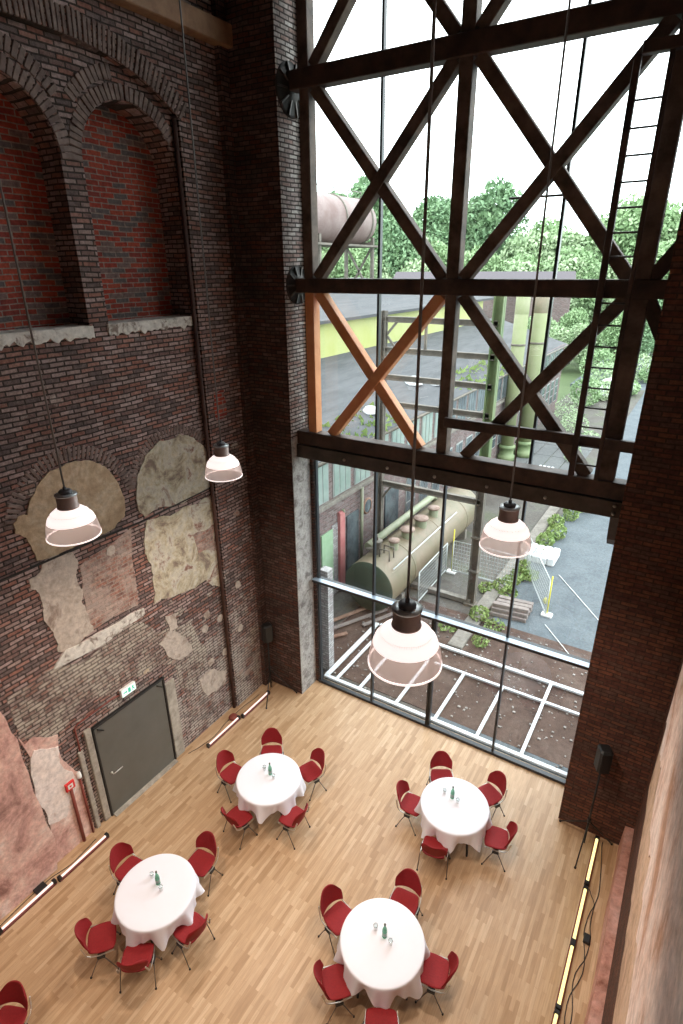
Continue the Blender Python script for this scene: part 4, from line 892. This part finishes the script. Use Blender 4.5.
b = B(); b.lathe([(.13, 1.8), (.13, 2.25), (.17, 2.25), (.17, 2.3), (0, 2.3)], 16, (-.62, 4.25, 0)); b.tube([(-.62, 4.25, 2.3), (-.62, 4.25, 2.5)], .03, 8); b.tube([(-.9, 4.0, 2.02), (-.62, 4.25, 2.02)], .05, 8); kp('valve', b, 'girder')
b = B(); b.tube([(-.45, 4.1, 1.8), (-.45, 4.1, 2.1), (-.1, 4.1, 2.1), (-.1, 4.1, 1.75)], .025, 8); b.tube([(-.45, 4.4, 1.8), (-.45, 4.4, 2.1), (-.1, 4.4, 2.1), (-.1, 4.4, 1.75)], .025, 8); kp('valve_guard', b, 'girder')
kp('side_rail', B().tube([(.15, 3.9, 1.62), (.15, 9.2, 1.62)], .02, 6), 'whitebar')
for y in (4.6, 7.4, 10.4): kp('saddle', B().box(-1.2, .15, y, y + .22, -.06, .35), 'concrete_out')

# site fence, posts, timber pile, white sacks
def fence_panel(p, q, h_, label):
    p = Vector(p); q = Vector(q); t = thing('site_fence', label, 'fence', ((p.x + q.x) / 2, (p.y + q.y) / 2, -.04), 0, 'site fence panels')
    inv = Matrix.Translation((-(p.x + q.x) / 2, -(p.y + q.y) / 2, .04))
    up = Vector((0, 0, h_)); b = B()
    for a, c in ((p, p + up), (q, q + up), (p + up, q + up), (p + Vector((0, 0, .1)), q + Vector((0, 0, .1)))): b.tube([a, c], .02, 6)
    o = b.build('fence_frame', 'mesh', t); o.matrix_parent_inverse = inv
    b = B(); L_ = (q - p).length; n = int(L_ / .10)
    for i in range(1, n): b.tube([p.lerp(q, i / n) + Vector((0, 0, .1)), p.lerp(q, i / n) + up], .006, 4, False)
    for k in range(1, 9): b.tube([p + up * k / 9, q + up * k / 9], .006, 4, False)
    o = b.build('wire_mesh', 'mesh', t); o.matrix_parent_inverse = inv
fence_panel((.75, 7.5, -.04), (3.0, 7.5, -.04), 1.3, 'wire mesh fence panel standing across the concrete curb')
fence_panel((3.0, 9.2, -.04), (4.38, 6.4, -.04), 1.3, 'wire mesh fence panel by the yellow post at the gravel edge')
fence_panel((.6, 4.9, -.04), (.55, 7.4, -.04), 1.2, 'wire mesh fence panel running beside the olive tank')
for i, (x, y, h_) in enumerate([(4.42, 6.45, 1.45), (.74, 7.5, 1.75)]):
    t = thing('marker_post', ['yellow marker post on the gravel edge beside the timber pile', 'yellow marker post between the tank and the curb'][i], 'post', (x, y, -.05), 0, 'yellow posts')
    B().tube([(0, 0, .05), (0, 0, h_)], .022, 8).build('pole', 'yellow', t); B().bevbox(-.17, .17, -.12, .12, 0, .09, .02).build('foot', 'white', t)
o = B().lathe([(0, 0), (.08, .02), (.1, .1), (.07, .18), (0, .2)], 12, (4.2, 7.2, -.05)).build('warning_lamp', 'yellow'); tag(o, 'small yellow warning lamp on the ground near the yellow post', 'lamp')
for k in range(9):
    lay, i = divmod(k, 4) if k < 8 else (2, 0)
    y = 5.6 + i * .25 + lay * .08; z = .02 + lay * .13
    o = B().beam((2.85, y, z), (3.95, y + .15 - .05 * (i % 2), z), .18, .12, (0, 0, 1), .01).build('timber_balk', 'timbergrey')
    tag(o, 'grey timber balk in the pile outside, ' + ['front of the bottom layer', 'second from the front in the bottom layer', 'third from the front in the bottom layer', 'rear of the bottom layer', 'front of the middle layer', 'second from the front in the middle layer', 'third from the front in the middle layer', 'rear of the middle layer', 'alone on top'][k], 'timber', 'timber pile outside')
b = B(); rr = random.Random(12)
for i in range(4):
    for j in range(3): b.bevbox(2.72 + i * .28, 2.72 + i * .28 + .27, 9.85 + j * .36, 9.85 + j * .36 + .345, -.05, .26 + rr.uniform(-.03, .05), .035)
o = b.build('wrapped_pallet', 'tarp'); tag(o, 'low white wrapped pallet of blocks by the weeds outside', 'pallet')
o = B().bevbox(2.4, 3.1, 17.0, 17.9, -.04, .22, .02).build('concrete_block', 'concrete_out'); tag(o, 'grey concrete block at the far end of the weeds outside', 'block')
for k in range(4):
    o = B().beam((.3 + k * .22, 19.6, .04 + .0 * k), (.45 + k * .22, 21.4, .04), .12, .08, (0, 0, 1), .005).build('white_plank', 'tarp'); tag(o, 'white plank on the grey slabs, ' + ['leftmost', 'second from left', 'second from right', 'rightmost'][k], 'plank', 'white planks')
for (a, c, lb) in (((4.15, 9.35), (5.9, 7.0), 'thin white rope lying on the gravel, farther one'), ((4.5, 5.9), (5.5, 4.7), 'thin white rope lying on the gravel, nearer one')):
    o = B().tube([(a[0], a[1], -.03), (c[0], c[1], -.03)], .012, 6).build('rope', 'white'); tag(o, lb, 'rope')

# leaves: tufts of small blades
def tuft(b, c, r3, n, s, rr, up=.5):
    for _ in range(n):
        while True:
            p = Vector((rr.uniform(-1, 1), rr.uniform(-1, 1), rr.uniform(-1, 1)))
            if p.length < 1: break
        p = p.normalized() * (p.length ** .35) if p.length > .01 else p
        q = Vector((c[0] + p.x * r3[0], c[1] + p.y * r3[1], c[2] + p.z * r3[2]))
        d = Vector((rr.gauss(0, 1), rr.gauss(0, 1), rr.gauss(0, 1) + up)).normalized(); e = d.cross(Vector((rr.gauss(0, 1), rr.gauss(0, 1), rr.gauss(0, 1)))).normalized()
        k = s * rr.uniform(.6, 1.3); b.add([q - d * k, q + e * k * .55, q + d * k, q - e * k * .55], [(0, 1, 2, 3)])
def weeds(name, spots, label, cat, m, seed):
    b = B(); rr = random.Random(seed)
    for (x, y, r_, h_, n) in spots: tuft(b, (x, y, h_ * .4), (r_, r_ * 1.3, h_ * .6), int(n * 1.5), .065, rr, 1.)
    o = b.build(name, m); tag(o, label, cat, kind='stuff')
weeds('weed_bed', [(3.1, 11.5, .35, .5, 260), (3.3, 12.6, .4, .5, 300), (3.0, 13.8, .35, .4, 200), (3.4, 14.8, .35, .7, 300), (3.7, 16.2, .45, .9, 420), (3.3, 10.7, .3, .25, 120), (2.9, 9.2, .25, .25, 120)], 'green weeds growing between concrete curb and gravel', 'weeds', 'weed', 1)
weeds('weed_bed', [(2.6, 5.2, .3, .3, 160), (2.7, 7.4, .35, .25, 160), (2.95, 8.4, .3, .25, 140), (3.0, 7.0, .3, .2, 120), (2.85, 7.9, .3, .2, 120), (3.3, 8.6, .3, .2, 120), (2.2, 7.0, .25, .15, 90), (3.2, 4.9, .3, .15, 80), (3.1, 3.9, .25, .15, 60), (2.0, 4.2, .3, .12, 60)], 'low weeds around the timber pile and fence', 'weeds', 'weed', 2)
weeds('weed_bed', [(.6, 29, .9, 1.6, 500), (1.2, 25.5, .6, .9, 300), (1.7, 23.5, .5, .7, 260), (-.4, 31.5, .9, 1.4, 400), (1.9, 27.5, .6, .8, 260), (-.9, 34, .9, 1.6, 300)], 'shrubby green weeds at the far corner of the factory', 'weeds', 'leaf2', 3)
# trees: three kinds, each its own crown and trunk
def proto_tree(k):
    rr = random.Random(50 + k); t = thing('tree', 'x', 'tree'); b = B()
    H = (11, 9, 13)[k]; W_ = (3.6, 3.6, 3.4)[k]
    for i in range(9):
        a = rr.uniform(0, 6.28); r_ = rr.uniform(0, .6) * W_; z = H * rr.uniform(.35, .8)
        s_ = rr.uniform(.35, .6); tuft(b, (r_ * math.cos(a), r_ * math.sin(a), z), (W_ * s_, W_ * s_, H * s_ * .42), 520, .24, rr)
    tuft(b, (0, 0, H * .55), (W_ * .75, W_ * .75, H * .42), 1300, .26, rr)
    b.build('crown', ('leaf', 'leaf2', 'leaf3')[k], t)
    B().tube([(0, 0, -.3), (.1, 0, H * .3), (0, .1, H * .6)], [.22, .17, .08], 8).build('trunk', 'bark', t)
    return t
protos = [proto_tree(k) for k in range(3)]; used = [False] * 3
cam_p = Vector((7.10557952, -10.1524438, 10.2816841))
rr = random.Random(77); spots = []
for i in range(9): spots.append((math.radians(104.5 - i * 1.25), rr.uniform(66, 80), rr.uniform(.52, .66)))      # angle seen in plan
for i in range(17): spots.append((math.radians(127 - i * 2.0), rr.uniform(98, 108), rr.uniform(1.25, 1.5)))
for i in range(25): spots.append((math.radians(128 - i * 1.4), rr.uniform(125, 138), rr.uniform(1.95, 2.15)))
for i, (a, d, s_) in enumerate(spots):
    k = rr.choice([0, 1, 0, 2, 1]); p = protos[k]
    o = p if not used[k] else copy_tree(p); used[k] = True
    x, y = cam_p.x + d * math.cos(a), cam_p.y + d * math.sin(a)
    o.location = (x, y, -.3); o.scale = (s_, s_, s_ * rr.uniform(.85, 1.05)); o.rotation_euler = (0, 0, rr.uniform(0, 6))
    o['label'] = 'leafy %s tree in the wood beyond the factory, %s row' % (['mid green', 'pale green', 'dark green'][k], 'front' if d < 90 else ('middle' if d < 120 else 'rear')); o['group'] = 'trees of the %s row' % ('front' if d < 90 else ('middle' if d < 120 else 'rear')) + ', ' + ['mid green', 'pale green', 'dark green'][k]
# bushes along the road
for i, (x, y, r_, h_) in enumerate([(-.6, 39, 1.2, 2.2), (.5, 42, 1.3, 1.6), (1.6, 45, 1.2, 1.4), (-.2, 46, 1.5, 2.6), (3.2, 52, 1.4, 1.8), (4.9, 54, 1.5, 2.2), (6.5, 53, 1.5, 2.0), (1.5, 53, 1.6, 2.6), (-1.6, 50, 1.7, 3.2)]):
    b = B(); tuft(b, (0, 0, h_ * .5), (r_, r_, h_ * .5), 900, .13, random.Random(200 + i)); o = b.build('bush', ('leaf', 'leaf2')[i % 2], None, (x, y, -.1))
    tag(o, 'round %s bush by the far road, %s' % (('mid green', 'pale green')[i % 2], ['against the factory gable', 'nearest, left of the gravel', 'nearest, right of the first', 'behind the nearest pair', 'in front of the right-hand pair', 'right of centre in the far row', 'rightmost', 'centre of the far row', 'leftmost of the far row'][i]), 'bush', 'bushes by the far road')
# cars
def car(loc, rz, label):
    t = thing('car', label, 'car', loc, R(rz))
    prof = [(-2.1, .35), (-2.15, .75), (-2.0, .95), (-1.2, 1.0), (-.7, 1.42), (.9, 1.46), (1.6, 1.0), (2.1, .9), (2.15, .4)]
    vs = []; 
    for s in (-1, 1):
        for (x, z) in prof: vs.append((x, s * (.85 - (.13 if z > 1.2 else 0)), z))
    n = len(prof); fs = [tuple(range(n)), tuple(range(2 * n - 1, n - 1, -1))] + [(i, (i + 1) % n, n + (i + 1) % n, n + i) for i in range(n)]
    recalc(B().add(vs, fs).build('body', 'carwhite', t))
    b = B(); b.add([(-1.15, -.76, 1.03), (-.72, -.7, 1.36), (-.72, .7, 1.36), (-1.15, .76, 1.03)], [(0, 1, 2, 3)], False, Matrix.Translation((-.03, 0, .03))); b.add([(.95, -.7, 1.4), (1.5, -.76, 1.03), (1.5, .76, 1.03), (.95, .7, 1.4)], [(0, 1, 2, 3)], False, Matrix.Translation((.03, 0, .03)))
    for s in (-1, 1): b.add([(-1.05, s * .84, 1.05), (1.4, s * .84, 1.05), (.85, s * .75, 1.38), (-.68, s * .75, 1.38)], [(0, 1, 2, 3)])
    b.build('windows', 'carglass', t)
    for x in (-1.35, 1.35):
        for s in (-1, 1): B().lathe([(0, -.1), (.31, -.1), (.32, 0), (.31, .1), (0, .1)], 18, (x, s * .78, .32), 'y').build('wheel', 'rubber', t)
    for s in (-1, 1): B().bevbox(-2.18, -2.1, s * .65 - .12, s * .65 + .12, .68, .85, .01).build('tail_light', 'carlight', t)
car((.9, 43.8, -.05), 70, 'white car parked beyond the weeds, behind the ladder'); car((4.0, 57, -.05), 20, 'white car parked farther off beside the right pier')
car((4.4, 64, -.05), 10, 'white car parked farthest away on the gravel')
# elevated rusty tank
t = thing('elevated_tank', 'big faded rust-coloured cylindrical tank high up behind the upper left bay', 'tank', (-20, 28, 0))
EI = Matrix.Translation((20, -28, 0))
def ep(name, b, m): o = b.build(name, m, t); o.matrix_parent_inverse = EI; return o
ep('shell', B().lathe([(0, 15.5), (1.5, 15.7), (1.72, 16), (1.72, 35.4), (1.55, 36.2), (1.0, 36.7), (0, 36.9)], 40, (-20, 0, 13.75), 'y'), 'tank_far')
for y in (18, 24.5, 31.2, 35.2): ep('hoop', B().lathe([(1.72, y), (1.8, y), (1.8, y + .14), (1.72, y + .14)], 40, (-20, 0, 13.75), 'y'), 'girder')
b = B(); b.tube([(-19.8, 16, 15.95), (-19.8, 36, 15.95)], .04, 6)
for k in range(12): b.tube([(-19.8, 16.2 + k * 1.97, 15.3), (-19.8, 16.2 + k * 1.97, 15.95)], .03, 6)
ep('handrail', b, 'girder')
for y in (20, 28, 36):
    b = B()
    for x in (-21.3, -18.7): b.beam((x, y, -.1), (x, y, 12.6), .25, .25)
    b.beam((-21.3, y, 12.1), (-18.7, y, 12.1), .3, .3); b.beam((-21.3, y, 8), (-18.7, y, 12), .15, .15); b.beam((-21.3, y, 12), (-18.7, y, 8), .15, .15)
    ep('trestle', b, 'girder')
ep('walkway', B().box(-21.5, -18.3, 19, 36.8, 11.85, 12.0), 'girder')
# low far sheds
for i, (a, d, L_) in enumerate([(108, 88, 8), (103.5, 84, 6), (114, 90, 9)]):
    x, y = cam_p.x + d * math.cos(R(a)), cam_p.y + d * math.sin(R(a))
    t = thing('far_shed', ['low distant shed with mauve roof, centre', 'low distant shed with mauve roof, right of centre', 'low distant shed with mauve roof, left of centre'][i], 'building', (x, y, 0), R(15), 'distant sheds')
    B().box(-L_ / 2, L_ / 2, -2.5, 2.5, -.3, 8.4).build('wall', 'brick_out', t)
    B().add([(-L_ / 2 - .3, -2.9, 8.4), (L_ / 2 + .3, -2.9, 8.4), (L_ / 2 + .3, 0, 9.7), (-L_ / 2 - .3, 0, 9.7), (-L_ / 2 - .3, 2.9, 8.4), (L_ / 2 + .3, 2.9, 8.4)], [(0, 1, 2, 3), (3, 2, 5, 4), (0, 3, 4), (1, 5, 2)]).build('roof', 'roof_far', t)

# ------------------------------------------------------------------ sky
wd = bpy.data.worlds.new('overcast_sky'); S.world = wd; wd.use_nodes = True
nt = wd.node_tree; nt.nodes.clear(); L = nt.links
out = nt.nodes.new('ShaderNodeOutputWorld'); bg = nt.nodes.new('ShaderNodeBackground'); L.new(bg.outputs[0], out.inputs[0])
tc = nt.nodes.new('ShaderNodeTexCoord'); sx = nt.nodes.new('ShaderNodeSeparateXYZ'); L.new(tc.outputs['Generated'], sx.inputs[0])
r = ramp(nt, [(0, (.80, .92, .92)), (.25, (.93, .97, 1.0)), (1, (.88, .95, 1.0))]); L.new(sx.outputs[2], r.inputs[0]); L.new(r.outputs[0], bg.inputs[0]); bg.inputs[1].default_value = 4.4

# ------------------------------------------------------------------ camera
cam = bpy.data.cameras.new('camera'); co = bpy.data.objects.new('camera', cam); COL.objects.link(co)
yaw, pit, rol = -.562074558, .405451553, -.00711055095
cy, sy, cp, sp, cr, sr = math.cos(yaw), math.sin(yaw), math.cos(pit), math.sin(pit), math.cos(rol), math.sin(rol)
f_ = Vector((sy * cp, cy * cp, -sp)); r0 = Vector((cy, -sy, 0)); u0 = r0.cross(f_)
r1 = r0 * cr + u0 * sr; u1 = u0 * cr - r0 * sr
co.matrix_world = Matrix(((r1.x, u1.x, -f_.x, cam_p.x), (r1.y, u1.y, -f_.y, cam_p.y), (r1.z, u1.z, -f_.z, cam_p.z), (0, 0, 0, 1)))
cam.sensor_fit = 'VERTICAL'; cam.sensor_height = 36; cam.lens = 568.631984 * 36 / 1024; cam.clip_end = 1000; cam.clip_start = .05
S.camera = co
S.view_settings.view_transform = 'Standard'; S.view_settings.look = 'None'; S.view_settings.gamma = 1; S.view_settings.use_curve_mapping = False
S.view_settings.exposure = .3
